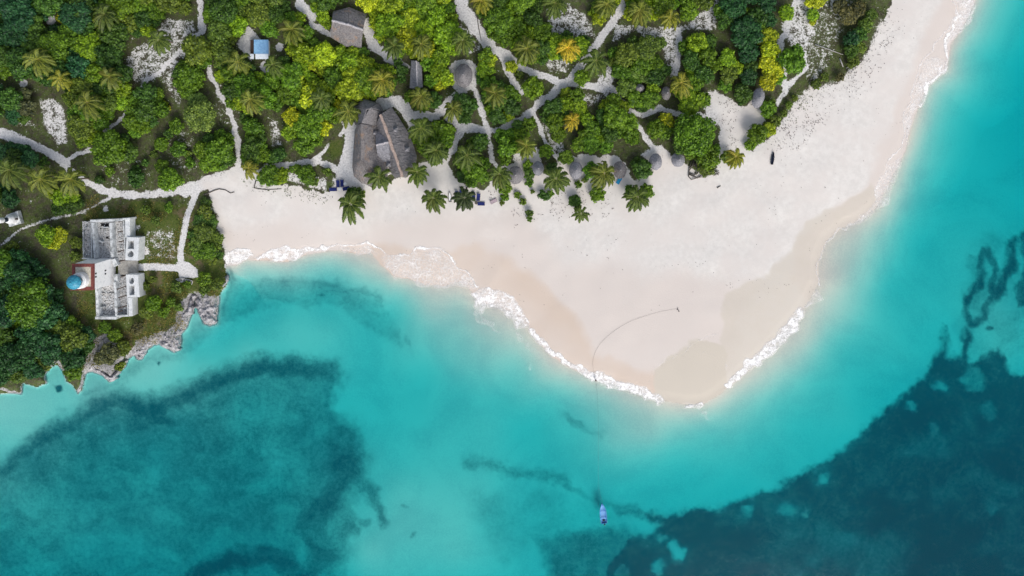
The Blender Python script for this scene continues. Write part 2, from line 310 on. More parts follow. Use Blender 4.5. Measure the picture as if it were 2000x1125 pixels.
for c, r, v in [((1322,1082),15,.05),((1312,1070),8,.1),((1458,996),10,.4),((1575,1002),5,.3),((1128,1072),14,.2),((1128,1090),9,.3),((1284,1106),10,.2),((1932,1000),8,.5),((1832,756),9,.45),((1780,792),8,.4),((1605,936),12,.5),((1900,740),26,.6),((1930,805),18,.7),((1005,1115),18,.05),((1215,1118),12,.1),((1290,1050),8,.4),((1540,1000),16,.65),((1820,840),12,.7)]:
    add_spot(sea, X, Y, c, r, v, 9, 'mix')
add_poly(sea, X, Y, [(1050,1050),(1120,1030),(1200,1025),(1290,1040),(1250,1160),(1080,1160)], .66, 24); add_line(sea, X, Y, [(1215,998),(1260,1003),(1310,1006),(1360,1002),(1420,992)], 18, .6, 12); add_poly(sea, X, Y, [(1480,1040),(1640,1010),(1780,1060),(1760,1150),(1500,1150)], .78, 34, 'mix'); add_poly(sea, X, Y, [(1660,880),(1800,840),(1980,960),(1900,1030),(1760,1000)], .86, 30, 'mix')
add_poly(sea, X, Y, [(760,500),(920,740),(1010,890),(820,860),(760,760)], .12, 60); add_line(sea, X, Y, [(1000,790),(1080,870),(1200,930)], 70, .14, 30)

X, Y = X0, Y0
sand = np.where((s_land < -.5) | ((s_land < 1.5) & (d_beach < d_cliff)), 1.0, sand); rock = rock * sstep(-6, 0, s_land)
# the terrain mesh ---------------------------------------------------
ny_, nx_ = X.shape
K = S * (H - Z) / H
V = np.stack([(X - NX) * K, (NY - Y) * K, Z], -1).reshape(-1, 3)
idx = np.arange(ny_ * nx_).reshape(ny_, nx_)
F = np.stack([idx[:-1, :-1], idx[1:, :-1], idx[1:, 1:], idx[:-1, 1:]], -1).reshape(-1, 4)
me_t = np_mesh('terrain', V, F, 4, True)
for nm, a in (('sand', sand), ('tan', tan), ('wet', wet), ('rock', rock), ('lush', lush), ('beachy', beachy), ('sea', sea), ('under', (s_land < 0).astype(float))):
    at = me_t.attributes.new(nm, 'FLOAT', 'POINT'); at.data.foreach_set('value', a.astype(np.float32).ravel())
def gz(px, py):
    i = min(max(int(np.searchsorted(gx, px)) - 1, 0), nx_ - 2); j = min(max(int(np.searchsorted(gy, py)) - 1, 0), ny_ - 2)
    u = (px - gx[i]) / (gx[i + 1] - gx[i]); v = (py - gy[j]) / (gy[j + 1] - gy[j])
    return float((Z[j, i] * (1 - u) + Z[j, i + 1] * u) * (1 - v) + (Z[j + 1, i] * (1 - u) + Z[j + 1, i + 1] * u) * v)
def gzs(px, py):
    i = np.clip(np.searchsorted(gx, px) - 1, 0, nx_ - 2); j = np.clip(np.searchsorted(gy, py) - 1, 0, ny_ - 2)
    u = (px - gx[i]) / (gx[i + 1] - gx[i]); v = (py - gy[j]) / (gy[j + 1] - gy[j])
    return (Z[j, i] * (1 - u) + Z[j, i + 1] * u) * (1 - v) + (Z[j + 1, i] * (1 - u) + Z[j + 1, i + 1] * u) * v
def fld(G, px, py):
    i = np.clip(np.searchsorted(gx, px) - 1, 0, nx_ - 2); j = np.clip(np.searchsorted(gy, py) - 1, 0, ny_ - 2)
    return G[j, i]
def G(px, py, dz=0.0):
    z = gz(px, py) + dz; return W(px, py, z)

# ------------------------------------------------------------------ materials
class NT:
    def __init__(s, name):
        s.m = bpy.data.materials.new(name); s.m.use_nodes = True; s.t = s.m.node_tree
        s.b = s.t.nodes['Principled BSDF']; s.out = s.t.nodes['Material Output']
        s.pos = s.t.nodes.new('ShaderNodeTexCoord').outputs['Object']
    def n(s, typ, **kw):
        nd = s.t.nodes.new(typ)
        for k, v in kw.items(): setattr(nd, k, v)
        return nd
    def set(s, sock, v):
        if isinstance(v, bpy.types.NodeSocket): s.t.links.new(v, sock)
        elif v is not None:
            if hasattr(sock.default_value, '__len__') and not hasattr(v, '__len__'): v = (v, v, v, 1)[:len(sock.default_value)]
            if hasattr(v, '__len__') and len(sock.default_value) == 4 and len(v) == 3: v = tuple(v) + (1,)
            sock.default_value = v
    def noise(s, scale, detail=4, rough=.6, vec=None, dist=0.0, dim='3D'):
        nd = s.n('ShaderNodeTexNoise'); nd.noise_dimensions = dim; s.set(nd.inputs['Vector'], vec or s.pos)
        nd.inputs['Scale'].default_value = scale; nd.inputs['Detail'].default_value = detail; nd.inputs['Roughness'].default_value = rough; nd.inputs['Distortion'].default_value = dist
        return nd.outputs['Fac']
    def vor(s, scale, feature='F1', vec=None, out='Distance'):
        nd = s.n('ShaderNodeTexVoronoi', feature=feature); s.set(nd.inputs['Vector'], vec or s.pos); nd.inputs['Scale'].default_value = scale
        return nd.outputs[out]
    def m_(s, op, a, b=None, c=None, clamp=False):
        nd = s.n('ShaderNodeMath', operation=op); nd.use_clamp = clamp; s.set(nd.inputs[0], a)
        if b is not None: s.set(nd.inputs[1], b)
        if c is not None: s.set(nd.inputs[2], c)
        return nd.outputs[0]
    def ss(s, x, a, b, lo=0.0, hi=1.0):
        nd = s.n('ShaderNodeMapRange', interpolation_type='SMOOTHSTEP'); s.set(nd.inputs[0], x)
        for i, v in enumerate((a, b, lo, hi)): s.set(nd.inputs[i + 1], v)
        return nd.outputs[0]
    def mix(s, f, a, b, bt='MIX'):
        nd = s.n('ShaderNodeMix', data_type='RGBA', blend_type=bt); s.set(nd.inputs[0], f); s.set(nd.inputs[6], a); s.set(nd.inputs[7], b)
        return nd.outputs[2]
    def attr(s, name): return s.n('ShaderNodeAttribute', attribute_name=name).outputs['Fac']
    def map(s, scale=(1, 1, 1), rot=(0, 0, 0), vec=None):
        nd = s.n('ShaderNodeMapping'); s.set(nd.inputs[0], vec or s.pos); nd.inputs['Scale'].default_value = scale; nd.inputs['Rotation'].default_value = rot
        return nd.outputs[0]
    def bump(s, h, st=.5, dist=.1):
        nd = s.n('ShaderNodeBump'); s.set(nd.inputs['Height'], h); nd.inputs['Strength'].default_value = st; nd.inputs['Distance'].default_value = dist
        s.t.links.new(nd.outputs[0], s.b.inputs['Normal'])
    def base(s, c, rough=.9, spec=.2):
        s.set(s.b.inputs['Base Color'], c); s.set(s.b.inputs['Roughness'], rough); s.b.inputs['Specular IOR Level'].default_value = spec
        return s.m

# ground
g = NT('ground')
nf = g.noise(1.9, 5, .7); nm_ = g.noise(.55, 5, .65); nl = g.noise(.07, 4, .6); nv = g.noise(3.6, 3, .75)
aS = g.attr('sand'); edge = g.m_('MULTIPLY', g.m_('SUBTRACT', g.m_('ADD', g.m_('MULTIPLY', g.m_('ADD', g.m_('MULTIPLY', nf, .6), g.m_('MULTIPLY', nv, .4)), .6), g.m_('MULTIPLY', nm_, .4)), .5), 2.3)
ms = g.ss(g.m_('ADD', aS, edge), .44, .60)
earth = g.mix(g.ss(nm_, .35, .62), (.060, .056, .038), (.075, .105, .028))
earth = g.mix(g.ss(nf, .50, .72), earth, (.15, .135, .10))
earth = g.mix(g.ss(nv, .6, .8), earth, (.26, .26, .25))
lushc = g.mix(g.ss(nf, .35, .65), (.050, .085, .016), (.105, .125, .030))
lushc = g.mix(g.ss(g.noise(.22, 4, .65), .5, .68), lushc, (.15, .12, .07))
lushc = g.mix(g.ss(nv, .62, .8), lushc, (.24, .23, .19))
veg = g.mix(g.ss(g.attr('lush'), .55, .85), earth, lushc)
dry = g.mix(g.ss(nm_, .3, .7), (.63, .610, .582), (.72, .700, .670)); dry = g.mix(g.m_('MULTIPLY', g.ss(nv, .55, .8), .25), dry, (.50, .49, .48))
dry = g.mix(g.ss(nl, .35, .7), dry, (.66, .622, .59)) 
tanm = g.m_('ADD', g.attr('tan'), g.m_('MULTIPLY', g.m_('SUBTRACT', g.noise(.05, 3, .5), .5), .5))
sandc = g.mix(g.ss(tanm, .1, .5), dry, (.64, .585, .545)); sandc = g.mix(g.ss(tanm, .55, 1.0), sandc, (.60, .50, .42))
inl_ = g.attr('beachy'); sandc = g.mix(inl_, g.mix(g.ss(nf, .35, .6), (.50, .50, .505), (.72, .715, .71)), sandc)
wetm = g.ss(g.m_('ADD', g.attr('wet'), g.m_('MULTIPLY', g.m_('SUBTRACT', nm_, .5), .2)), .3, .8)
sandc = g.mix(wetm, sandc, (.56, .515, .445))
usand = g.mix(g.ss(g.m_('ADD', g.m_('MULTIPLY', g.noise(.035, 5, .6, dist=.8), .75), g.m_('MULTIPLY', nf, .45)), .42, .72), (.54, .53, .50), (.70, .66, .59))
sandc = g.mix(g.attr('under'), sandc, usand)
land = g.mix(ms, veg, sandc)
pit = g.vor(1.3, 'F1'); rk = g.mix(g.ss(nf, .3, .65), (.15, .15, .15), (.42, .41, .42)); rk = g.mix(g.ss(pit, .05, .35), (.06, .065, .06), rk)
land = g.mix(g.ss(g.m_('ADD', g.attr('rock'), g.m_('MULTIPLY', edge, .8)), .45, .6), land, rk)
sn0 = g.noise(.028, 4, .6); sn1 = g.noise(.10, 6, .66, dist=.5); sn2 = g.noise(.9, 5, .75)
seaa = g.attr('sea')
sm = g.m_('ADD', seaa, g.m_('MULTIPLY', g.m_('MULTIPLY', g.m_('SUBTRACT', g.m_('ADD', g.m_('MULTIPLY', sn1, .6), g.m_('MULTIPLY', sn0, .4)), .5), 1.35), g.ss(seaa, .02, .3)))
sm = g.m_('ADD', sm, g.m_('MULTIPLY', g.m_('MULTIPLY', g.m_('SUBTRACT', g.m_('ADD', g.m_('MULTIPLY', sn2, .6), g.m_('MULTIPLY', nf, .4)), .5), .85), g.ss(seaa, .02, .3)))
sm = g.m_('MULTIPLY', g.ss(sm, .02, 1.05), 1.0)
bed = g.mix(sm, land, (.012, .112, .140))
col = g.mix(g.attr('under'), land, bed)
g.base(col, g.mix(wetm, .95, .6), .15)
g.bump(g.m_('ADD', g.m_('MULTIPLY', nf, .6), g.m_('MULTIPLY', nv, .4)), .55, .12)
terrain = mesh_obj('ground', me_t, g.m); props(terrain, 'white sand beach, sandy paths and scrubby ground running down under the sea', kind='structure')

# sea: a closed body of clear water; its colour comes from the light it absorbs
wm = NT('sea_water'); wm.t.nodes.remove(wm.b)
tr = wm.n('ShaderNodeBsdfTransparent'); gl = wm.n('ShaderNodeBsdfGlossy'); gl.inputs['Roughness'].default_value = .08
fr = wm.n('ShaderNodeFresnel'); fr.inputs['IOR'].default_value = 1.15
bp = wm.n('ShaderNodeBump'); bp.inputs['Strength'].default_value = .16; bp.inputs['Distance'].default_value = .25
wm.set(bp.inputs['Height'], wm.m_('ADD', wm.noise(.8, 4, .6), wm.m_('MULTIPLY', wm.noise(.18, 3, .5), 1.5)))
wm.t.links.new(bp.outputs[0], gl.inputs['Normal'])
mx = wm.n('ShaderNodeMixShader'); wm.t.links.new(fr.outputs[0], mx.inputs[0]); wm.t.links.new(tr.outputs[0], mx.inputs[1]); wm.t.links.new(gl.outputs[0], mx.inputs[2])
wm.t.links.new(mx.outputs[0], wm.out.inputs['Surface'])
va = wm.n('ShaderNodeVolumeAbsorption'); va.inputs['Color'].default_value = (.05, .915, .945, 1); va.inputs['Density'].default_value = .52
wm.t.links.new(va.outputs[0], wm.out.inputs['Volume'])
wb = MB(); wb.box((0, 0, -7.0), (9000, 9000, 14.0))
sea_o = wb.build('sea', wm.m); props(sea_o, 'clear turquoise sea deepening to teal over seagrass', kind='structure')

# simple materials
def simple(name, c1, c2, sc=2.0, rough=.85, spec=.2, det=5, lo=.35, hi=.65, bump=.3, bd=.03):
    t = NT(name); nn = t.noise(sc, det, .65); t.base(t.mix(t.ss(nn, lo, hi), c1, c2), rough, spec); t.bump(nn, bump, bd); return t.m
M = {}
M['bark'] = simple('bark', (.10, .075, .05), (.22, .18, .14), 3)
M['wood'] = simple('weathered_wood', (.22, .20, .18), (.42, .39, .36), 4)
M['deck'] = simple('sandy_deck', (.40, .37, .30), (.60, .57, .48), 2)
M['dark_wood'] = simple('dark_wood', (.045, .03, .025), (.10, .07, .055), 4)
M['wall'] = simple('plaster', (.55, .53, .50), (.68, .66, .63), 1.5)
def whitewash(name, dirt):
    t = NT(name); a = t.noise(.7, 6, .7); b = t.noise(3.0, 5, .7); f = t.noise(.25, 3, .6)
    c = t.mix(t.ss(b, .35, .6), (.50, .54, .57), (.72, .74, .75))
    c = t.mix(t.m_('MULTIPLY', t.ss(t.m_('ADD', t.m_('MULTIPLY', a, .6), t.m_('MULTIPLY', b, .4)), .52 - dirt * .1, .60), dirt), c, (.12, .14, .14))
    t.base(c, .9, .2); t.bump(b, .4, .05); return t.m
M['white'] = whitewash('whitewashed_masonry', .25); M['tower_white'] = simple('patchy_whitewash', (.66, .68, .70), (.84, .85, .86), 1.2, det=7, lo=.3, hi=.5); M['white_stained'] = whitewash('stained_masonry', .8); M['wall_top'] = whitewash('weathered_wall_top', .75)
M['ruin_floor'] = simple('rubble_floor', (.11, .115, .11), (.56, .56, .56), 2.2, lo=.36, hi=.58, det=8)
M['paving'] = simple('old_paving', (.26, .25, .23), (.42, .41, .38), 1.8, det=7)
M['red'] = simple('red_paint', (.14, .04, .035), (.24, .07, .06), 2.5, .6, .3)
M['blue_dome'] = simple('blue_paint', (.015, .17, .30), (.05, .33, .46), 2.2, .45, .4)
M['glass'] = simple('lantern_glass', (.03, .06, .08), (.12, .18, .2), 1.0, .1, .6)
M['dark'] = simple('dark_recess', (.012, .012, .014), (.03, .03, .03), 2)
M['navy'] = simple('navy_canvas', (.012, .018, .10), (.022, .035, .16), 6, .9)
M['navy_dark'] = simple('dark_navy_cloth', (.008, .012, .03), (.02, .03, .06), 5, .9)
M['boat_blue'] = simple('boat_paint', (.10, .30, .62), (.16, .40, .74), 3, .5, .4)
M['boat_deep'] = simple('boat_inside', (.03, .12, .38), (.06, .18, .48), 3, .6, .3)
M['white_paint'] = simple('white_paint', (.66, .68, .70), (.78, .79, .80), 5, .6, .3)
M['black_band'] = simple('black_paint', (.01, .02, .035), (.02, .035, .05), 3, .6, .3)
M['metal_blue'] = simple('blue_tin_sheet', (.17, .36, .60), (.27, .50, .74), 1.2, .45, .4)
M['metal_white'] = simple('pale_tin_sheet', (.60, .68, .78), (.76, .82, .88), 2, .45, .4)
M['turq'] = simple('turquoise_cloth', (.02, .22, .45), (.03, .32, .58), 5, .8)
M['rope'] = simple('rope', (.17, .155, .14), (.25, .23, .20), 8)
M['skin'] = simple('skin', (.16, .085, .055), (.20, .11, .07), 6, .6)
M['cloth_dark'] = simple('dark_clothes', (.012, .012, .018), (.03, .03, .04), 6)
M['hair'] = simple('hair', (.006, .005, .005), (.015, .012, .01), 8)
M['driftwood'] = simple('driftwood', (.30, .29, .29), (.52, .51, .51), 4)
M['dark_log'] = simple('dark_driftwood', (.06, .055, .05), (.15, .135, .12), 4)
M['litter'] = simple('dry_leaf_litter', (.035, .025, .022), (.11, .075, .06), 3)
# striped cloth
t = NT('striped_cloth'); wv = t.n('ShaderNodeTexWave'); wv.inputs['Scale'].default_value = 1.6; t.set(wv.inputs['Vector'], t.pos); t.base(t.mix(t.ss(wv.outputs['Fac'], .4, .6), (.7, .66, .68), (.15, .04, .10)), .9); M['stripes'] = t.m
# limestone
t = NT('coral_limestone'); a = t.noise(.9, 8, .75); b = t.vor(1.7, 'F1', vec=None); c = t.noise(4, 4, .7)
cc = t.mix(t.ss(a, .36, .58), (.17, .17, .175), (.44, .43, .455)); cc = t.mix(t.ss(b, .02, .22), (.03, .035, .035), cc); cc = t.mix(t.ss(c, .6, .8), cc, (.56, .55, .57))
nz = t.n('ShaderNodeSeparateXYZ'); t.set(nz.inputs[0], t.pos)
t.base(cc, .95, .15); t.bump(t.m_('ADD', a, t.m_('MULTIPLY', b, .5)), .9, .25); M['limestone'] = t.m
# thatch
def thatch(name, c1, c2, ridge=None, ring=False):
    t = NT(name); a = t.noise(5.5, 5, .75, vec=t.map((1, .45, 1))); b = t.noise(.5, 5, .6); c = t.noise(2.2, 4, .7)
    f = t.m_('ADD', t.m_('MULTIPLY', a, .55), t.m_('MULTIPLY', c, .45))
    cc = t.mix(t.ss(f, .36, .62), c1, c2)
    cc = t.mix(t.m_('MULTIPLY', t.ss(b, .52, .7), .55), cc, tuple(x * .72 for x in c1) if ridge is None else ridge)
    t.base(cc, .95, .1); t.bump(f, .9, .15); return t.m
M['thatch'] = thatch('grey_thatch', (.12, .118, .125), (.27, .26, .27))
M['thatch_brown'] = thatch('brown_grey_thatch', (.11, .105, .11), (.27, .255, .255), (.36, .23, .14))
M['thatch_light'] = thatch('pale_thatch', (.14, .145, .165), (.33, .33, .36))
M['ridge'] = simple('ridge_thatch', (.29, .21, .18), (.48, .39, .34), 3, det=6)
M['ridge_pale'] = simple('pale_ridge_thatch', (.30, .29, .31), (.52, .50, .52), 3, det=6)
# foliage: the object's own colour, varied from leaf to leaf and clump to clump
def leafmat(name, hue2, amt, palm=False):
    t = NT(name); oi = t.n('ShaderNodeObjectInfo'); ge = t.n('ShaderNodeNewGeometry')
    base = oi.outputs['Color']; rnd = ge.outputs['Random Per Island']
    big = t.noise(.55 if not palm else .4, 3, .6); sm_ = t.noise(2.0, 3, .6)
    dark = t.mix(1.0, base, (.50, .60, .52), 'MULTIPLY'); light = t.mix(1.0, base, (2.35, 2.15, 1.3), 'MULTIPLY')
    cc = t.mix(t.ss(t.m_('ADD', t.m_('MULTIPLY', rnd, .6), t.m_('MULTIPLY', sm_, .4)), .2, .85), dark, light)
    cc = t.mix(t.m_('MULTIPLY', t.ss(t.m_('ADD', big, t.m_('MULTIPLY', t.m_('SUBTRACT', rnd, .5), .35)), .5, .72), amt), cc, t.mix(1.0, base, hue2, 'MULTIPLY'))
    if palm:
        fr_ = t.attr('frond'); cc = t.mix(t.m_('MULTIPLY', t.ss(fr_, .72, 1.0), .7), cc, t.mix(1.0, base, (1.7, 1.2, .8), 'MULTIPLY'))
        rc = t.attr('rachis'); cc = t.mix(rc, cc, t.mix(1.0, base, (3.4, 2.6, 2.2), 'MULTIPLY'))
    t.base(cc, .55, .35)
    tl = t.n('ShaderNodeBsdfTranslucent'); t.set(tl.inputs['Color'], t.mix(1.0, cc, (1.5, 1.6, .6), 'MULTIPLY')); mxx = t.n('ShaderNodeMixShader'); mxx.inputs[0].default_value = .25
    t.t.links.new(t.b.outputs[0], mxx.inputs[1]); t.t.links.new(tl.outputs[0], mxx.inputs[2]); t.t.links.new(mxx.outputs[0], t.out.inputs['Surface'])
    return t.m
M['leaf'] = leafmat('broad_leaves', (1.9, 1.75, .9), .7)
M['palm'] = leafmat('palm_fronds', (1.5, 1.35, .8), .5, True)

# ------------------------------------------------------------------ leaf clouds
def ico(c, r, sub=2):
    bm = bmesh.new(); bmesh.ops.create_icosphere(bm, subdivisions=sub, radius=1.0)
    V = np.array([v.co[:] for v in bm.verts]); F = np.array([[v.index for v in f.verts] for f in bm.faces]); bm.free(); return V * np.array(r) + np.array(c), F
ICO_V, ICO_F = ico((0, 0, 0), (1, 1, 1), 2)
def quads_at(P, N, size, rs, aspect=.75):
    """a leaf quad at each point, facing roughly N"""
    n = len(P); t = rs.randn(n, 3); t -= (t * N).sum(1, keepdims=True) * N; t /= np.linalg.norm(t, axis=1, keepdims=True) + 1e-9
    b = np.cross(N, t); s = size[:, None]
    fold = N * s * .25
    V = np.stack([P - t * s, P - b * s * aspect + fold * rs.rand(n, 1), P + t * s * .95, P + b * s * aspect + fold * rs.rand(n, 1)], 1).reshape(-1, 3)
    return V, np.arange(4 * n).reshape(n, 4)
def crown_mesh(name, r, h, seed, leaf=.34, dens=2.0, lobes=None, loose=1.0):
    """crown of radius r around the origin, its foot at z=0, its top at z=h"""
    rs = np.random.RandomState(seed); nl = lobes or int(6 + r * 2.2)
    L = [(0, 0, h * .52, r * .56)]
    k = 0
    for i in range(nl):
        q = i * 2.39996 + rs.rand() * .6; rr = r * (.25 + .52 * math.sqrt((i + .5) / nl)); lr = r * rs.uniform(.22, .42)
        x, y = rr * math.cos(q), rr * math.sin(q) ; z = h * (.34 + .5 * (1 - (rr / r) ** 1.6)) + rs.uniform(-.10, .10) * h
        L.append((x, y, z, lr))
    Ps, Ns = [], []
    for (x, y, z, lr) in L:
        vz = min(lr, h * .38); area = 4 * math.pi * lr * lr; n = int(area * dens / (leaf * leaf * 1.6))
        N = rs.randn(n, 3); N /= np.linalg.norm(N, axis=1, keepdims=True); N = N[N[:, 2] > -.35]
        bumpy = 1 + .16 * np.sin(N[:, 0] * 7 + seed + x) * np.sin(N[:, 1] * 6 + y) + rs.randn(len(N)) * .07 * loose
        P = N * np.array([lr, lr, vz]) * bumpy[:, None] + np.array([x, y, z])
        Ps.append(P); Ns.append(N)
    P = np.concatenate(Ps); N = np.concatenate(Ns)
    keep = np.ones(len(P), bool)                      # drop what is buried deep inside other lobes
    for (x, y, z, lr) in L:
        vz = min(lr, h * .38); d = (((P - [x, y, z]) / [lr, lr, vz]) ** 2).sum(1); keep &= d > .62
    P, N = P[keep], N[keep]
    # a few stray sprigs
    N2 = N + rs.randn(*N.shape) * .55 + np.array([0, 0, .35]); N2 /= np.linalg.norm(N2, axis=1, keepdims=True)
    Vq, Fq = quads_at(P, N2, leaf * (.6 + rs.rand(len(P)) * .65), rs)
    tris_v, tris_f, b = [], [], 0
    for (x, y, z, lr) in L:
        vz = min(lr, h * .38); tris_v.append(ICO_V * np.array([lr, lr, vz]) * .84 + [x, y, z]); tris_f.append(ICO_F + b); b += len(ICO_V)
    tv = np.concatenate(tris_v); tf = np.concatenate(tris_f) + len(Vq)
    me = bpy.data.meshes.new(name); V = np.concatenate([Vq, tv]).astype(np.float32); me.vertices.add(len(V)); me.vertices.foreach_set('co', V.ravel())
    loops = np.concatenate([Fq.ravel(), tf.ravel()]).astype(np.int32); me.loops.add(len(loops)); me.loops.foreach_set('vertex_index', loops)
    st = np.concatenate([np.arange(len(Fq)) * 4, len(Fq) * 4 + np.arange(len(tf)) * 3]).astype(np.int32); tt = np.concatenate([np.full(len(Fq), 4), np.full(len(tf), 3)]).astype(np.int32)
    me.polygons.add(len(st)); me.polygons.foreach_set('loop_start', st); me.polygons.foreach_set('loop_total', tt); me.update(calc_edges=True)
    me.materials.append(M['leaf']); return me
def trunk_mesh(name, h, r, seed):
    rd = random.Random(seed); b = MB()
    b.tube([(0, 0, -.3), (rd.uniform(-.1, .1), rd.uniform(-.1, .1), h * .5), (rd.uniform(-.3, .3), rd.uniform(-.3, .3), h)], [r, r * .75, r * .35], 7)
    for i in range(4):
        q = i * 1.57 + rd.random(); b.tube([(0, 0, h * .4), (math.cos(q) * h * .22, math.sin(q) * h * .22, h * .72), (math.cos(q) * h * .4, math.sin(q) * h * .4, h * .95)], [r * .5, r * .35, r * .12], 5)
    me = bpy.data.meshes.new(name); me.from_pydata(b.v, [], b.f); me.update(); me.materials.append(M['bark']); return me
# prototypes by size: (radius, height of crown, trunk height)
SIZES = [(0.9, .9, .25), (1.5, 1.5, .4), (2.3, 2.2, .8), (3.2, 3.0, 1.3), (4.2, 3.8, 1.9), (5.4, 4.6, 2.4), (6.8, 5.4, 3.0)]
PROTO = []
for si, (r, h, th) in enumerate(SIZES):
    PROTO.append(([crown_mesh('crown', r, h, 100 * si + v, leaf=(.20, .25, .30, .33, .36, .38, .40)[si], dens=1.7, loose=1.2) for v in range(4)], trunk_mesh('trunk', th + h * .45, .09 + r * .045, si)))
# fine-leaved and pale big-leaved looks
FINE = [crown_mesh('crown', 4.2, 3.4, 900 + v, leaf=.26, dens=1.5, lobes=22, loose=2.2) for v in range(2)]

PAL = {  # leaf colours: (name in words, base colour)
 'dark': ('dark green', (0.046, 0.103, 0.021)), 'deep': ('blackish green', (0.020, 0.072, 0.030)), 'teal': ('dark bluish green', (0.022, 0.085, 0.045)),
 'mid': ('mid green', (0.086, 0.168, 0.016)), 'lime': ('fresh green', (0.155, 0.246, 0.016)), 'yel': ('yellow-green', (0.260, 0.325, 0.021)),
 'gold': ('golden yellow', (0.298, 0.338, 0.025)), 'olive': ('dull olive green', (0.087, 0.138, 0.027)), 'pale': ('pale grey-green', (0.140, 0.219, 0.067)), 'grey': ('greyish brown-green', (0.091, 0.101, 0.060))}
rng = random.Random(7)
TREES = []          # (px, py, r_px, colour key, region, kind)
def leafy(px, py, rpx, ck, region, sq=1.0, kind=None, fine=False):
    TREES.append((px, py, rpx, ck, region, sq, fine))
def fill(region, poly, pal, rmin=10, rmax=24, over=.62, holes=()):
    """packs crowns into an outline, largest first"""
    P = np.array(poly, float); x0, y0 = P.min(0); x1, y1 = P.max(0)
    xs, ys = np.meshgrid(np.arange(x0, x1, 4.0), np.arange(y0, y1, 4.0)); rs = np.random.RandomState(len(region) + int(x0) & 0xffff)
    xs = xs + rs.uniform(-2, 2, xs.shape); ys = ys + rs.uniform(-2, 2, ys.shape)
    d = sd_poly(xs, ys, poly)
    for (hx, hy, hr) in holes: d = np.minimum(d, np.hypot(xs - hx, ys - hy) - hr)
    d = d.ravel(); xs = xs.ravel(); ys = ys.ravel(); placed = []
    while True:
        dd = d.copy()
        ok = dd > rmin * .55
        if not ok.any(): break
        cap = rs.uniform(rmin * 1.2, rmax); sc = np.where(ok, np.minimum(dd, cap) + rs.rand(len(dd)) * 3, -1); i = int(np.argmax(sc))
        r = min(max(dd[i] * 1.12, rmin), cap, rmax); placed.append((xs[i], ys[i], r))
        d = np.minimum(d, np.hypot(xs - xs[i], ys - ys[i]) - r * over)
        if len(placed) > 160: break
    for x, y, r in placed:
        if -r < x < 2000 + r and -r < y: leafy(x, y, r, rng.choice(pal), region)
NWC = 'northwest thicket'
fill('thicket at the top left corner', [(-30,-30),(190,-30),(190,80),(180,150),(120,160),(95,172),(60,152),(-30,150)], ['dark','deep','teal','mid','dark','mid'], 14, 30, .66, holes=[(100,40,12),(46,163,10),(120,40,8)])
fill('thicket left of the speckled clearing', [(190,-30),(380,-30),(378,26),(335,28),(314,36),(298,64),(262,75),(238,95),(243,118),(262,145),(258,175),(248,205),(225,225),(205,255),(196,280),(150,284),(136,262),(132,225),(128,195),(118,175),(150,150),(190,100)], ['mid','dark','mid','lime','olive','dark'], 14, 28, .66)
for x, y, r, c in [(118,12,12,'yel'),(118,35,9,'yel'),(125,65,10,'yel'),(40,35,30,'teal'),(150,32,30,'teal'),(175,90,26,'lime'),(235,200,17,'lime'),(322,203,7,'gold'),(328,212,6,'gold')]: leafy(x, y, r, c, 'thicket at the top left corner' if x < 190 else 'bushes beside the thin curving path')
fill('scrub above the left path', [(-30,155),(55,170),(72,205),(70,240),(20,238),(-30,232)], ['deep','dark','grey'], 13, 24, .7)
fill('bushes below the left path', [(-30,285),(0,275),(35,278),(78,298),(100,318),(85,332),(40,326),(-30,335)], ['teal','dark','deep'], 11, 20, .66)
fill('bushes behind the three left palms', [(92,372),(145,368),(166,398),(140,424),(105,420)], ['mid','dark','lime'], 11, 19, .66)
fill('bushes behind the three left palms', [(-30,350),(30,370),(50,395),(20,405),(-30,400)], ['deep','dark'], 12, 18, .7)
fill('bushes beside the thin curving path', [(262,172),(285,163),(312,170),(320,198),(338,214),(302,244),(287,262),(262,270),(240,250),(243,225)], ['mid','dark','mid'], 12, 24, .66)
leafy(215,292,31,'mid','scrub between the left paths'); leafy(250,298,19,'dark','scrub between the left paths'); leafy(240,275,14,'dark','scrub between the left paths')
leafy(386,98,26,'olive','bushes along the long pale path'); leafy(396,118,16,'mid','bushes along the long pale path')
fill('bushes along the long pale path', [(345,125),(375,118),(400,148),(392,172),(375,195),(352,192),(338,160)], ['dark','mid'], 12, 24, .66)
leafy(392,225,30,'pale','bushes along the long pale path',fine=True); leafy(388,200,18,'pale','bushes along the long pale path',fine=True)
for x,y,r,c in [(345,247,14,'mid'),(315,282,13,'mid'),(350,292,15,'mid'),(330,262,9,'dark'),(268,348,17,'dark'),(266,332,11,'dark'),(332,352,23,'mid'),(318,325,13,'mid'),(372,318,11,'mid'),(195,352,9,'dark'),(215,335,10,'mid'),(285,318,8,'dark'),(300,300,8,'olive'),(365,300,8,'olive')]: leafy(x,y,r,c,'scrub between the left paths')
fill('bushes left of the junction of paths', [(378,275),(400,260),(435,255),(458,270),(461,300),(456,325),(430,337),(400,335),(385,320)], ['mid','dark','mid'], 13, 28, .66)
fill('thicket left of the tin hut', [(398,-30),(566,-30),(562,22),(550,45),(538,72),(512,74),(500,62),(485,46),(474,72),(458,92),(440,130),(428,140),(416,115),(412,85),(398,65)], ['mid','dark','mid','olive','lime'], 14, 27, .66, holes=[(478,88,12)])
fill('thicket below the tin hut', [(425,150),(430,120),(462,96),(470,112),(492,124),(510,142),(532,138),(548,110),(600,130),(600,200),(555,215),(500,218),(470,222),(450,212),(440,190)], ['mid','mid','dark','lime'], 14, 26, .66, holes=[(520,130,10)])
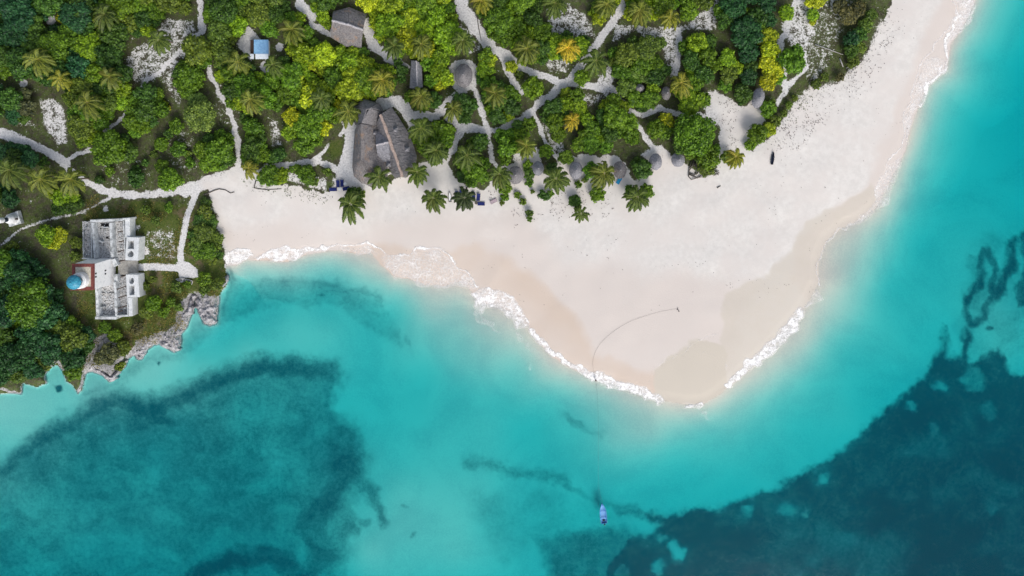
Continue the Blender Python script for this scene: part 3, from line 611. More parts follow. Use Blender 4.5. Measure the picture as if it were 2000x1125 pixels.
fill('thicket below the thatched house', [(545,96),(570,88),(600,84),(645,74),(650,90),(700,95),(712,93),(728,118),(745,125),(762,124),(778,158),(775,183),(742,190),(700,193),(668,205),(664,232),(640,262),(612,300),(585,302),(570,285),(555,265),(548,235),(560,212),(600,200),(598,130)], ['lime','yel','lime','mid','mid','yel'], 14, 26, .66, holes=[(620,143,7),(655,190,6)])
for x,y,r,c in [(605,190,22,'yel'),(575,155,20,'yel'),(655,165,17,'yel'),(690,148,20,'yel'),(640,105,17,'lime'),(580,95,14,'lime')]: leafy(x,y,r,c,'thicket below the thatched house')
fill('thicket above the small left paths', [(470,222),(500,220),(512,240),(516,270),(526,288),(560,290),(566,302),(556,314),(520,316),(495,323),(472,310),(468,285),(480,265),(472,245)], ['mid','dark','mid'], 12, 22, .66)
leafy(530,343,20,'mid','bush islands beside the beach path'); leafy(549,345,15,'lime','bush islands beside the beach path'); leafy(515,348,13,'mid','bush islands beside the beach path')
leafy(598,341,18,'mid','bush islands beside the beach path'); leafy(612,352,11,'olive','bush islands beside the beach path'); leafy(585,332,11,'mid','bush islands beside the beach path'); leafy(570,330,7,'mid','bush islands beside the beach path'); leafy(640,336,9,'olive','bush islands beside the beach path')
leafy(690,380,15,'dark','palms beside the thatched hall'); leafy(703,378,11,'olive','palms beside the thatched hall')
fill('trees above the thatched house', [(612,-30),(650,-30),(682,-10),(680,8),(654,18),(648,50),(625,55),(612,35),(608,5)], ['mid','lime','dark'], 12, 22, .66)
fill('trees left of the thatched house', [(560,28),(592,26),(600,45),(612,60),(610,76),(590,80),(560,72)], ['mid','lime'], 12, 20, .66)
fill('big bright thicket right of the thatched house', [(688,-30),(880,-30),(884,0),(896,40),(903,62),(903,92),(886,104),(884,140),(880,168),(850,174),(830,166),(826,148),(822,120),(800,110),(775,108),(738,78),(727,58),(724,20),(700,14),(690,0)], ['lime','mid','yel','mid','lime'], 14, 28, .66)
fill('bushes left of the narrow hut', [(762,108),(790,120),(799,150),(795,166),(780,160)], ['dark','mid'], 9, 15, .66)
fill('round bush below the narrow hut', [(795,175),(830,182),(862,178),(866,200),(845,218),(815,220),(796,205)], ['mid','dark'], 13, 22, .6)
fill('thicket right of the top middle path', [(935,-30),(1058,-30),(1062,10),(1062,30),(1075,48),(1082,66),(1110,65),(1145,70),(1155,90),(1140,114),(1120,127),(1090,111),(1060,124),(1030,129),(1010,118),(995,95),(975,88),(955,72),(945,50),(930,15)], ['mid','dark','mid','lime','dark'], 13, 26, .66)
fill('strip of bushes between the middle paths', [(930,102),(945,90),(963,100),(968,125),(965,142),(985,165),(997,165),(1013,182),(1021,200),(1018,215),(995,235),(975,248),(955,243),(949,228),(950,210),(937,190),(930,160)], ['mid','dark','mid','lime'], 12, 22, .66)
leafy(952,120,18,'yel','strip of bushes between the middle paths'); leafy(999,130,12,'gold','fork of the middle paths'); leafy(1041,172,21,'mid','fork of the middle paths'); leafy(1014,147,9,'olive','fork of the middle paths'); leafy(1137,151,16,'mid','fork of the middle paths')
fill('bushes left of the top right path', [(1148,8),(1190,-30),(1216,-30),(1216,5),(1190,30),(1175,52),(1152,44)], ['mid','yel','lime'], 11, 20, .66)
fill('bush under the oval thatched roof', [(885,190),(905,178),(925,187),(933,210),(930,240),(905,246),(885,230)], ['mid','dark'], 13, 22, .62)
fill('bushes right of the thatched hall', [(806,250),(830,236),(860,230),(885,245),(890,265),(885,290),(870,310),(850,323),(835,310),(815,306),(806,280)], ['mid','dark','mid'], 13, 24, .66)
fill('bushes left of the narrow middle path', [(908,272),(938,258),(954,268),(955,290),(930,298),(910,290)], ['mid','dark'], 11, 18, .62)
fill('big beach bush left of the first shelter', [(878,320),(890,302),(905,292),(925,308),(955,312),(963,335),(955,355),(930,366),(908,360),(895,345)], ['mid','dark','mid'], 14, 26, .62)
fill('bushes above the beach shelters', [(964,256),(985,256),(1000,246),(1015,233),(1040,226),(1045,250),(1036,288),(1015,300),(1000,315),(985,325),(971,318),(965,290)], ['mid','dark','mid'], 13, 24, .66)
fill('thicket around the golden palm', [(1050,212),(1070,195),(1085,190),(1110,170),(1130,170),(1140,185),(1145,215),(1160,222),(1182,190),(1200,184),(1215,180),(1236,215),(1255,258),(1246,283),(1225,286),(1212,270),(1200,288),(1180,302),(1150,300),(1120,293),(1115,278),(1135,255),(1105,262),(1095,285),(1075,270),(1060,250)], ['mid','dark','mid','lime'], 13, 25, .66, holes=[(1118,240,14)])
for x,y,r,c in [(1068,296,14,'mid'),(1104,308,14,'mid'),(1030,322,10,'mid'),(1034,340,12,'dark'),(1034,356,9,'mid'),(1078,326,10,'dark'),(1156,332,16,'mid'),(1146,349,6,'dark')]: leafy(x,y,r,c,'bushes between the beach shelters')
for x,y,r,c in [(985,368,12,'mid'),(986,384,9,'mid'),(980,396,6,'olive'),(1010,381,7,'mid'),(1040,374,5,'olive'),(1063,382,11,'dark'),(1075,378,7,'mid'),(1130,360,7,'mid'),(1168,379,15,'mid'),(1122,392,12,'dark'),(1128,406,9,'olive'),(1034,416,8,'olive'),(1022,394,7,'olive'),(1034,428,6,'olive'),(1142,352,6,'olive')]: leafy(x,y,r,c,'small bushes standing on the open sand')
fill('yellowish bushes by the top right palm', [(1225,-30),(1330,-30),(1325,5),(1312,28),(1290,36),(1262,44),(1240,44),(1224,30),(1222,0)], ['mid','yel','yel','lime'], 12, 22, .66)
fill('two bushes at the top edge', [(1335,-30),(1364,-30),(1368,15),(1364,35),(1345,48),(1331,38),(1328,10)], ['mid','olive'], 13, 21, .66)
leafy(1378,4,15,'olive','two bushes at the top edge')
fill('large thicket right of the top right path', [(1190,92),(1215,84),(1245,70),(1285,67),(1303,85),(1294,96),(1287,112),(1300,130),(1308,145),(1298,165),(1288,180),(1298,203),(1270,216),(1240,219),(1225,200),(1212,188),(1200,178),(1196,150),(1190,120)], ['mid','mid','dark','olive','lime'], 13, 26, .66, holes=[(1248,172,9),(1302,180,9)])
leafy(1243,140,15,'pale','large thicket right of the top right path',fine=True); leafy(1238,155,11,'pale','large thicket right of the top right path',fine=True)
fill('round trees in the middle of the right grove', [(1330,77),(1355,60),(1380,57),(1395,75),(1402,100),(1410,130),(1395,150),(1380,165),(1370,180),(1384,190),(1375,215),(1350,221),(1325,214),(1312,195),(1322,162),(1340,140),(1328,120)], ['mid','mid','lime','dark'], 14, 28, .66)
fill('tall dark trees of the right grove', [(1410,-30),(1520,-30),(1520,20),(1510,45),(1490,60),(1480,75),(1480,168),(1455,170),(1442,180),(1450,130),(1440,90),(1420,60),(1396,58),(1394,20)], ['deep','dark','deep','mid'], 15, 28, .66)
fill('round trees in the middle of the right grove', [(1400,92),(1430,86),(1445,120),(1450,150),(1438,165),(1420,185),(1402,168),(1400,130)], ['mid','lime','olive'], 13, 22, .66)
leafy(1450,182,17,'dark','oval thatched roof of the right grove'); leafy(1450,195,11,'dark','oval thatched roof of the right grove')
for x,y,r,c in [(1500,72,17,'gold'),(1505,98,19,'yel'),(1500,125,17,'gold'),(1510,140,20,'yel'),(1500,158,17,'gold'),(1520,150,14,'mid')]: leafy(x,y,r,c,'column of yellow trees')
leafy(1546,116,25,'mid','column of yellow trees'); leafy(1535,26,15,'lime','column of yellow trees')
for x,y,r,c in [(1590,2,18,'yel'),(1600,-8,18,'yel'),(1588,28,12,'lime'),(1587,42,8,'yel')]: leafy(x,y,r,c,'yellow bushes at the top right')
leafy(1498,212,15,'mid','oval thatched roof of the right grove'); leafy(1507,202,9,'olive','oval thatched roof of the right grove')
fill('bush at the edge of the white beach', [(1450,282),(1460,242),(1480,240),(1500,236),(1515,222),(1525,235),(1515,263),(1490,275),(1475,295),(1455,292)], ['mid','olive','yel'], 11, 20, .62)
leafy(1280,252,18,'mid','bushes above the right beach shelters'); leafy(1301,236,15,'yel','bushes above the right beach shelters'); leafy(1297,257,15,'mid','bushes above the right beach shelters')
leafy(1355,262,38,'mid','bushes above the right beach shelters'); leafy(1338,284,20,'dark','bushes above the right beach shelters'); leafy(1348,300,12,'mid','bushes above the right beach shelters'); leafy(1382,310,22,'mid','bushes above the right beach shelters'); leafy(1378,328,17,'olive','bushes above the right beach shelters'); leafy(1395,295,12,'mid','bushes above the right beach shelters')
leafy(1254,330,19,'dark','bushes between the beach shelters'); leafy(1244,316,11,'dark','bushes between the beach shelters')
leafy(1232,374,12,'mid','small bushes standing on the open sand'); leafy(1262,372,14,'mid','small bushes standing on the open sand'); leafy(1420,308,13,'olive','small bushes standing on the open sand')
for x,y,r,c in [(1662,75,15,'teal'),(1678,68,16,'dark'),(1660,100,14,'dark'),(1680,92,12,'olive'),(1665,120,12,'olive'),(1690,50,13,'olive'),(1700,30,12,'olive'),(1655,30,17,'grey'),(1675,18,15,'grey'),(1640,12,14,'grey'),(1540,205,8,'olive'),(1552,192,7,'olive'),(1530,222,8,'olive'),(1595,165,10,'olive'),(1610,150,9,'olive'),(1640,150,9,'grey')]: leafy(x,y,r,c,'scrub on the right dune')
fill('dark wood at the left edge', [(-30,490),(36,478),(62,505),(95,525),(102,548),(122,572),(132,620),(182,642),(180,680),(165,705),(158,748),(140,745),(128,720),(125,700),(100,706),(80,735),(30,750),(-30,756)], ['deep','dark','teal','dark','olive','mid'], 16, 32, .66)
leafy(62,590,40,'mid','dark wood at the left edge',fine=True); leafy(50,620,24,'lime','dark wood at the left edge',fine=True)
fill('bright bush left of the ruined fort', [(68,446),(90,433),(125,441),(140,460),(125,480),(86,487),(69,470)], ['lime','yel'], 14, 24, .6)
fill('shrubs on the headland above the cove', [(386,402),(400,380),(411,392),(419,420),(425,450),(433,480),(436,503),(420,518),(400,516),(372,505),(364,480),(372,440)], ['olive','mid','dark'], 11, 20, .64)
for x,y,r,c in [(300,592,15,'mid'),(285,610,12,'olive'),(320,610,11,'mid'),(400,545,14,'mid'),(425,555,12,'olive'),(400,565,11,'olive'),(345,560,11,'olive'),(270,640,12,'grey'),(225,655,13,'mid'),(205,640,12,'mid'),(150,645,15,'dark'),(285,410,10,'olive'),(330,405,10,'mid'),(305,430,9,'olive'),(335,590,10,'mid'),(215,690,20,'grey'),(240,680,14,'olive'),(195,700,12,'grey'),(235,715,10,'olive'),(300,545,8,'olive'),(285,560,8,'olive'),(365,555,8,'mid'),(150,475,12,'olive'),(145,500,10,'olive'),(350,600,8,'olive')]: leafy(x,y,r,c,'low shrubs on the grassy headland')

def near(n): return n
records = []
for i, (px, py, rpx, ck, region, sq, fine) in enumerate(TREES):
    rm = rpx * S
    si = min(range(len(SIZES)), key=lambda k: abs(SIZES[k][0] * 1.0 - rm)); r0, h0, th0 = SIZES[si]
    crowns, tm = PROTO[si]
    cm = (FINE[i % 2] if fine else crowns[rng.randrange(4)])
    if fine: r0, h0 = 4.2, 3.4
    k = rm / r0; z = gz(px, py); base = W(px, py, z)
    zc_ = th0 * (1.25 if ck in ('deep', 'teal') else 1.0) * rng.uniform(.8, 1.25)
    zt = z + zc_ + h0 * k * .5; top = W(px, py, zt)
    nm = 'broadleaf_tree' if rm > 2.6 else 'leafy_shrub'
    e = empty(nm, (top.x, top.y, z), 0)
    kx = k * rng.uniform(.94, 1.08); ky = k * rng.uniform(.96, 1.12); kz = k * rng.uniform(.85, 1.2)
    c = mesh_obj('crown', cm, None, e, (0, 0, zc_)); c.rotation_euler = (0, 0, rng.uniform(0, 6.28))
    if region.startswith('shrubs on the headland'): kz *= .6; c.location.z *= .4
    c.scale = (kx, ky, kz)
    b = PAL[ck][1]; j = rng.uniform(.82, 1.22); hgr = rng.uniform(-.12, .12); dim = 1.0 - .22 * max(0.0, min(1.0, (330 - px) / 330.0)) * 0
    c.color = (b[0] * j * (1 + hgr), b[1] * j, b[2] * j * (1 - hgr), 1)
    tk = mesh_obj('trunk', tm, None, e, (0, 0, 0)); tk.scale = (k, k, max(.2, (zc_ + h0 * kz * .4) / (th0 + h0 * .45)))
    records.append((e, nm, px, py, rm, ck, region))
# labels that single each one out: colour and size inside its clump, then its order from the left
SZ = lambda r: 'very large' if r > 4.6 else 'large' if r > 3.6 else 'medium-sized' if r > 2.6 else 'small' if r > 1.6 else 'tiny'
ORD = ['first', 'second', 'third', 'fourth', 'fifth', 'sixth', 'seventh', 'eighth', 'ninth', 'tenth', 'eleventh', 'twelfth', 'thirteenth', 'fourteenth', 'fifteenth']
byk = {}
for rec in records: byk.setdefault((rec[6], PAL[rec[5]][0], SZ(rec[4]), rec[1]), []).append(rec)
for (region, cw, sw, nm), L in byk.items():
    kd = 'tree' if nm == 'broadleaf_tree' else 'shrub'
    L.sort(key=lambda r: r[2])
    for q, rec in enumerate(L):
        pre = 'by' if region.startswith(('bush ', 'round bush', 'big beach', 'bright bush', 'column', 'fork', 'palms', 'oval', 'two', 'small')) else 'in'
        o_ = '' if len(L) == 1 else (f', {ORD[q]} from left' if q < len(L) - 1 else ', rightmost')
        lab = f'{sw} {cw} {kd} {pre} the {region}{o_}'
        if len(lab.split()) > 16: lab = lab.replace('medium-sized ', '').replace(f'{pre} the {region}', f'{pre} ' + region)
        if len(lab.split()) > 16: lab = lab.replace(' from left', '')
        props(rec[0], lab, kd, region)
print('trees', len(records))

# ------------------------------------------------------------------ coconut palms
def palm_crown(name, seed, Rr=4.3, nf=17):
    rs = np.random.RandomState(seed); V = []; F = []; fr = []; ra = []
    for i in range(nf):
        q = 2 * math.pi * (i / nf) + rs.uniform(-.2, .2)
        lvl = rs.rand(); el0 = R(rs.uniform(15, 62)); dirn = np.array([math.cos(q), math.sin(q), 0.0])
        L = Rr * rs.uniform(.95, 1.22); n = 13; p = np.array([0., 0., 0.]) + dirn * .12; pts = [p.copy()]; e = el0
        wind = np.array([0.0, -.080, 0.0]); d = None; dirs = []
        for s in range(n):
            d = dirn * math.cos(e) + np.array([0, 0, 1]) * math.sin(e); d = d + wind * (s + 1) * .9; d /= np.linalg.norm(d); dirs.append(d)
            p = p + d * L / n; pts.append(p.copy()); e -= R(rs.uniform(7.5, 11.5))
        dirs.append(d); pts = np.array(pts); fv = rs.rand() if lvl > .3 else rs.rand() * .5
        side0 = np.cross(dirn, [0, 0, 1.0]); 
        # rachis
        b = len(V)
        for s in range(n + 1):
            wdt = .055 * (1 - s / n * .8); V += [pts[s] - side0 * wdt + [0, 0, .02], pts[s] + side0 * wdt + [0, 0, .02]]; fr += [fv] * 2; ra += [1.0] * 2
        for s in range(n): F.append((b + 2 * s, b + 2 * s + 1, b + 2 * s + 3, b + 2 * s + 2))
        # leaflets
        m = 30
        for j in range(2, m):
            u = j / m * n; a = int(min(u, n - 1)); f = u - a; c = pts[a] * (1 - f) + pts[a + 1] * f; dd = dirs[a]
            ll = (.98 * math.sin(math.pi * min(1, .16 + .86 * j / m)) ** .7 + .12) * rs.uniform(.8, 1.1)
            for sg in (-1, 1):
                lat = side0 * sg * .80 + dd * .55 + np.array([0, 0, -.42 - .25 * rs.rand()]); lat /= np.linalg.norm(lat)
                wv_ = dd * .088; tip = c + lat * ll; b = len(V)
                V += [c - wv_, c + wv_, c + lat * ll * .6 + wv_ * 1.1 + [0, 0, .03], c + lat * ll * .6 - wv_ * 1.1 + [0, 0, .03], tip]; fr += [fv] * 5; ra += [0.0] * 5
                F += [(b, b + 1, b + 2, b + 3), (b + 3, b + 2, b + 4, b + 4)]
    me = bpy.data.meshes.new(name); me.from_pydata([tuple(v) for v in V], [], [f if f[2] != f[3] else f[:3] for f in F]); me.update()
    for nmm, a in (('frond', fr), ('rachis', ra)):
        at = me.attributes.new(nmm, 'FLOAT', 'POINT'); at.data.foreach_set('value', np.array(a, np.float32))
    me.materials.append(M['palm']); return me
PC = [palm_crown('crown', 40 + s, nf=(12, 14, 15, 11, 13, 12)[s % 6]) for s in range(6)]
def palm_trunk(h, lx, ly, seed):
    b = MB(); pts = [(lx * (1 - (t / 8)) ** 2, ly * (1 - t / 8) ** 2, -.3 + (h + .3) * t / 8) for t in range(9)]
    b.tube(pts, [.26 - .12 * t / 8 + (.012 if t % 2 else 0) for t in range(9)], 9)
    return b
PALMS = [(205,28,26,'mid green palm with a brown-tipped frond, topmost in the left thicket','g'),(310,78,24,'green palm standing over the speckled sandy clearing','g'),(75,116,27,'olive palm with brown fronds in the left thicket, leftmost of its row','o'),
 (118,153,21,'small yellowish palm just above the dark scrub at the left','y'),(215,150,23,'olive palm at the right edge of the top left thicket','o'),(170,200,28,'broad olive palm beside the patch of white rubble','o'),
 (18,332,31,'largest of the three left palms, cut by the photo edge','g'),(80,350,29,'middle palm of the three below the left path','o'),(140,350,27,'right palm of the three below the left path','o'),
 (465,120,26,'palm touching the lower left corner of the tin hut','o'),(570,58,25,'palm left of the thatched house','o'),(532,126,20,'thin grey-green palm at the lower right corner of the tin hut','g'),(490,194,25,'palm among the bushes right of the long pale path','o'),
 (628,192,24,'green palm in the thicket below the thatched house','g'),(748,156,25,'golden-fronded palm above the thatched hall','y'),(680,217,27,'bright palm at the upper left corner of the thatched hall','o'),(770,90,22,'palm beside the path right of the thatched house','g'),
 (823,86,24,'palm above the narrow hut','o'),(905,78,24,'palm above the oval thatched roof','g'),(1030,95,29,'large palm over the thicket right of the top middle path','o'),(1110,93,22,'small bright yellow palm between the middle paths','Y'),
 (1165,118,28,'grey-green palm overhanging the top right path','g'),(967,182,24,'palm in the strip of bushes between the middle paths','o'),(885,212,21,'palm at the left end of the bush under the oval roof','o'),(823,188,24,'palm over the lower end of the narrow hut','o'),
 (822,250,27,'dark palm right of the hall ridge','g'),(852,294,23,'palm in the bushes right of the thatched hall','g'),(912,303,28,'palm behind the big beach bush','g'),(1028,285,22,'palm with yellowish fronds above the beach shelters','o'),
 (1118,234,18,'small golden-yellow palm on bare dark ground','Y'),(976,340,24,'palm touching the leftmost beach shelter','g'),(1086,348,28,'large palm between the second and third beach shelters','g'),(1180,338,26,'palm left of the shelter with the turquoise cloth','o'),
 (741,345,26,'dark palm over the lower end of the thatched hall','g'),(815,336,23,'dark palm at the lower right corner of the thatched hall','g'),(685,398,30,'lone palm on the sand below the navy loungers','g'),(847,386,25,'palm on open sand left of the small dugout boat','g'),
 (908,386,25,'drooping dark palm over the row of navy loungers','d'),(1245,384,25,'palm growing out of a bush on the open sand','g'),(1135,417,17,'small palm lowest on the beach','g'),(1437,306,20,'rusty yellow palm at the edge of the white beach','y'),
 (1330,162,24,'yellowish palm left of the round trees of the right grove','y'),(1250,20,26,'palm among yellow bushes right of the top right path','o'),(1186,8,24,'palm left of the top right path at the photo edge','o'),(1085,6,24,'palm at the top edge above the rubble patch','g'),
 (1310,34,20,'thin brownish palm left of the two bushes at the top edge','y'),(940,2,22,'palm cut by the top edge beside the middle path','y'),(486,328,19,'golden-tipped palm at the junction of the beach paths','y')]
PCOL = {'g': (.055, .090, .020), 'o': (.085, .115, .022), 'y': (.13, .15, .022), 'Y': (.24, .21, .02), 'd': (.024, .042, .016)}
for i, (px, py, rp, lab, ck) in enumerate(PALMS):
    h = rng.uniform(6.5, 8.5) * (.75 if rp < 20 else 1); z = gz(px, py); top = W(px, py, z + h)
    e = empty('coconut_palm', (top.x, top.y, z)); k = rp * S / 3.55
    lx, ly = rng.uniform(-1, 1), rng.uniform(-.3, 1.6)
    if (px, py) in ((908, 386), (1245, 384), (1135, 417)): lx, ly = .1, 3.0
    c = mesh_obj('crown', PC[i % 6], None, e, (0, 0, h)); c.scale = (k, k * 1.06, k); c.rotation_euler = (R(rng.uniform(6, 24)), R(rng.uniform(-10, 10)), R(rng.uniform(-28, 28)))
    cc = PCOL[ck]; j = rng.uniform(.9, 1.15); c.color = (cc[0] * j, cc[1] * j, cc[2] * j, 1)
    palm_trunk(h, lx, ly, i).build('trunk', M['bark'], e, True)
    props(e, lab, 'palm tree', 'coconut palms')

# ------------------------------------------------------------------ scattered ground cover (nobody could count it)
def scatter(name, label, n, region, dens_fn, size, mat, seed, upz=.5, color=None, zoff=.05):
    rs = np.random.RandomState(seed); P = np.array(region, float); x0, y0 = P.min(0); x1, y1 = P.max(0)
    x = rs.uniform(x0, x1, n); y = rs.uniform(y0, y1, n); m = dens_fn(x, y) > rs.rand(n); x = x[m]; y = y[m]
    z = gzs(x, y) + zoff + rs.rand(len(x)) * .12; k = S * (H - z) / H
    Pp = np.stack([(x - NX) * k, (NY - y) * k, z], 1)
    N = rs.randn(len(x), 3) * upz + [0, 0, 1]; N /= np.linalg.norm(N, axis=1, keepdims=True)
    Vq, Fq = quads_at(Pp, N, size * (.5 + rs.rand(len(x))), rs, .6)
    o = mesh_obj(name, np_mesh(name, Vq, Fq), mat); 
    if color: o.color = color + (1,)
    props(o, label, kind='stuff'); return o
def vgs(x, y, lo, hi, sc=22, seed=11): return sstep(lo, hi, vnoise(x, y, sc, seed) * .6 + vnoise(x, y, sc / 3.5, seed + 1) * .4)
full = [(-20, -20), (1760, 790)]
isl = lambda x, y: (fld(s_land, x, y) > 3)
scatter('undergrowth', 'low green weeds and grass tufts covering the ground between trees', 150000, full, lambda x, y: isl(x, y) * (fld(sand, x, y) < .4) * (.15 + .7 * vgs(x, y, .35, .6)), .17, M['leaf'], 5, .9, (.055, .085, .022))
scatter('dry_grass', 'straw-coloured dry grass patches on the headland', 60000, [(150, 380), (450, 720)], lambda x, y: isl(x, y) * (fld(sand, x, y) < .6) * vgs(x, y, .5, .7, 30, 31), .14, M['leaf'], 6, .9, (.17, .15, .06))
scatter('ground_litter', 'dark fallen leaves and twigs strewn over the pale sand', 90000, full, lambda x, y: isl(x, y) * ((fld(sand, x, y) > .42) & (fld(sand, x, y) < .93)) * vgs(x, y, .46, .62, 9, 41) * .5, .15, M['litter'], 7, .6)
LIT = [[(480,362),(560,372),(640,385),(650,395),(600,385),(520,372)],[(565,330),(600,370),(660,392),(640,375),(620,350)],[(1000,370),(1200,370),(1200,420),(1000,440)],[(1500,250),(1560,210),(1620,230),(1560,300),(1500,310)],[(1380,180),(1440,195),(1440,290),(1400,290)],[(1640,140),(1700,100),(1740,60),(1760,30),(1720,130),(1660,190)],[(955,375),(980,370),(975,400),(955,400)],[(1400,240),(1450,250),(1440,290),(1405,300)]]
def litd(x, y):
    f = np.zeros(x.shape)
    for P in LIT: f = np.maximum(f, sstep(-8, 8, sd_poly(x, y, P)))
    return f * vgs(x, y, .50, .66, 12, 51) * .8
scatter('beach_litter', 'dark leaf and seaweed litter scattered at the back of the beach', 60000, [(470, 20), (1770, 450)], litd, .15, M['litter'], 8, .5)
CRP = [[(1560,210),(1600,175),(1650,150),(1690,110),(1715,60),(1740,30),(1700,-20),(1640,-20),(1620,120),(1560,180)],[(1530,200),(1560,190),(1575,215),(1545,240)],[(470,350),(500,372),(640,392),(600,362),(560,362)]]
def crpd(x, y):
    f = np.zeros(x.shape)
    for P in CRP: f = np.maximum(f, sstep(-12, 6, sd_poly(x, y, P)))
    return f * vgs(x, y, .44, .6, 14, 61)
scatter('beach_creeper', 'dull green creeping plants spreading over the dune edge', 60000, [(470, -20), (1760, 400)], crpd, .17, M['leaf'], 9, .6, (.055, .078, .03))
WRK = [[(1814,-5),(1811,28),(1795,45),(1778,56),(1765,66)],[(1769,82),(1765,100),(1762,117)],[(1270,520),(1300,523),(1340,518),(1390,510)],[(1395,485),(1430,470),(1450,462)],[(1415,560),(1440,550),(1480,545)],[(690,402),(700,406),(715,404)],[(1600,505),(1570,545),(1520,560)],[(1060,475),(1110,485),(1150,500)],[(900,470),(940,480),(985,470)],[(1480,350),(1500,380),(1530,400)],[(1180,480),(1200,560)],[(430,440),(470,470),(465,500)]]
def wrk(x, y):
    f = np.zeros(x.shape)
    for P in WRK: f = np.maximum(f, np.exp(-(dist_line(x, y, P) / 4.5) ** 2))
    return f * .06 * sstep(.4, .7, vnoise(x, y, 9, 75))
scatter('seaweed_wrack', 'broken lines of dark seaweed flecks left by the tide on pale sand', 250000, [(410, -10), (1830, 620)], wrk, .12, M['litter'], 12, .3)
sp = lambda x, y: isl(x, y) * (fld(sand, x, y) > .9) * (.25 * sstep(.62, .8, vnoise(x, y, 26, 71)) + .004) * (y < 620)
scatter('beach_debris', 'sparse dark specks of seaweed on the open beach', 14000, [(410, 0), (1800, 700)], sp, .12, M['litter'], 10, .3)

# ------------------------------------------------------------------ foam at the water's edge
FO_POLY = [([(440,490),(460,487),(490,490),(495,500),(480,508),(465,518),(440,517)],1,2.5),([(495,502),(520,493),(550,482),(590,486),(620,483),(652,478),(640,488),(600,496),(575,507),(555,514),(540,511),(520,506),(500,506)],.8,3),
 ([(657,476),(700,483),(722,478),(745,500),(728,496),(700,499),(670,492)],.5,4),([(745,492),(775,499),(815,490),(860,490),(885,508),(890,522),(920,540),(935,565),(900,560),(870,562),(820,560),(800,547),(780,545),(755,525),(742,510)],.52,5),
 ([(925,570),(945,562),(975,565),(1000,580),(1020,600),(1036,638),(1010,640),(985,612),(955,603),(938,618),(922,600)],.72,5),([(920,598),(942,612),(968,632),(978,650),(955,642),(930,625)],.38,4),([(1000,630),(1045,680),(1075,710),(1050,700),(1010,670)],.36,8),
 ([(1335,794),(1348,787),(1358,790),(1368,783),(1378,788),(1366,798),(1345,799)],.95,2),([(1360,795),(1385,800),(1390,830),(1370,815)],.33,6),([(1715,345),(1762,298),(1755,345),(1732,398),(1700,425),(1650,450),(1640,445),(1700,405)],.46,6),
 ([(1765,240),(1795,150),(1800,125),(1820,110),(1848,115),(1846,145),(1812,165),(1800,205),(1782,225),(1770,290)],.55,4),([(1866,-20),(1905,-20),(1902,38),(1884,55),(1852,85),(1846,72),(1870,35)],.6,4),([(1595,560),(1610,585),(1580,600),(1560,615)],.45,5),([(1000,655),(1020,690),(1040,705),(1042,740),(1030,720)],.3,6)]
FO_LINE = [([(640,485),(657,474),(690,478),(720,473),(745,490),(762,501),(800,498),(815,485),(840,484),(870,488),(885,505),(890,520),(915,535),(935,562)],4,.8),
 ([(1037,642),(1055,667),(1080,692),(1110,710),(1140,724),(1165,737)],11,.85),([(1165,737),(1200,748),(1230,757),(1258,766),(1284,780)],20,.88),([(1180,752),(1230,757)],10,.5),([(1420,754),(1445,730),(1470,706)],9,.9),([(1465,712),(1500,685),(1525,660),(1548,636),(1560,614)],22,.9),
 ([(1600,560),(1597,515),(1610,475),(1640,450),(1680,425),(1712,400),(1710,375),(1730,330),(1745,300),(1762,288),(1765,240),(1775,200),(1790,160),(1797,125),(1815,105),(1840,70),(1868,30),(1862,-20)],3,.7),
 ([(1872,28),(1848,78),(1848,140),(1812,161),(1800,205)],6,.8),([(1270,745),(1275,722),(1300,706),(1330,694),(1345,676),(1375,660),(1405,652)],2.4,.45),([(1300,712),(1335,700),(1375,690),(1410,700),(1420,720)],2.2,.32),([(925,572),(960,566),(1000,585),(1030,625)],7,.75),([(880,500),(895,530),(870,545)],5,.6)]
fs = 1.6; fx = np.arange(430, 1912, fs); fy = np.arange(-22, 842, fs); FX, FY = np.meshgrid(fx, fy); FF = np.zeros(FX.shape)
wob = lambda A, s_, sd_: A + (vnoise(FX, FY, s_, sd_) - .5) * s_ * .7
FXw = FX + (vnoise(FX, FY, 14, 81) - .5) * 9 + (vnoise(FX, FY, 5, 83) - .5) * 3; FYw = FY + (vnoise(FX, FY, 14, 82) - .5) * 9 + (vnoise(FX, FY, 5, 84) - .5) * 3
for P, v, sf in FO_POLY: add_poly(FF, FXw, FYw, P, v, sf)
for P, wd, v in FO_LINE: add_line(FF, FXw, FYw, P, wd, v, max(1.6, wd * .25))
FF = np.minimum(FF, .80) * (.86 + .28 * vnoise(FX, FY, 9, 95)); msk = FF > .04; cell = msk[:-1, :-1] | msk[1:, :-1] | msk[1:, 1:] | msk[:-1, 1:]
fzz = np.maximum(gzs(FX, FY), 0.0) + .02 + .16 * FF * (vnoise(FX, FY, 4, 90))
Kf = S * (H - fzz) / H; VF = np.stack([(FX - NX) * Kf, (NY - FY) * Kf, fzz], -1).reshape(-1, 3)
ii = np.arange(FX.size).reshape(FX.shape); FQ = np.stack([ii[:-1, :-1], ii[1:, :-1], ii[1:, 1:], ii[:-1, 1:]], -1)[cell]
used, inv = np.unique(FQ.ravel(), return_inverse=True)
mf = np_mesh('sea_foam', VF[used], inv.reshape(-1, 4), 4, True); at = mf.attributes.new('foam', 'FLOAT', 'POINT'); at.data.foreach_set('value', FF.ravel()[used].astype(np.float32))
t = NT('foam'); fa = t.attr('foam'); n1 = t.noise(.9, 6, .66, dist=1.0); n2 = t.noise(.35, 4, .6)
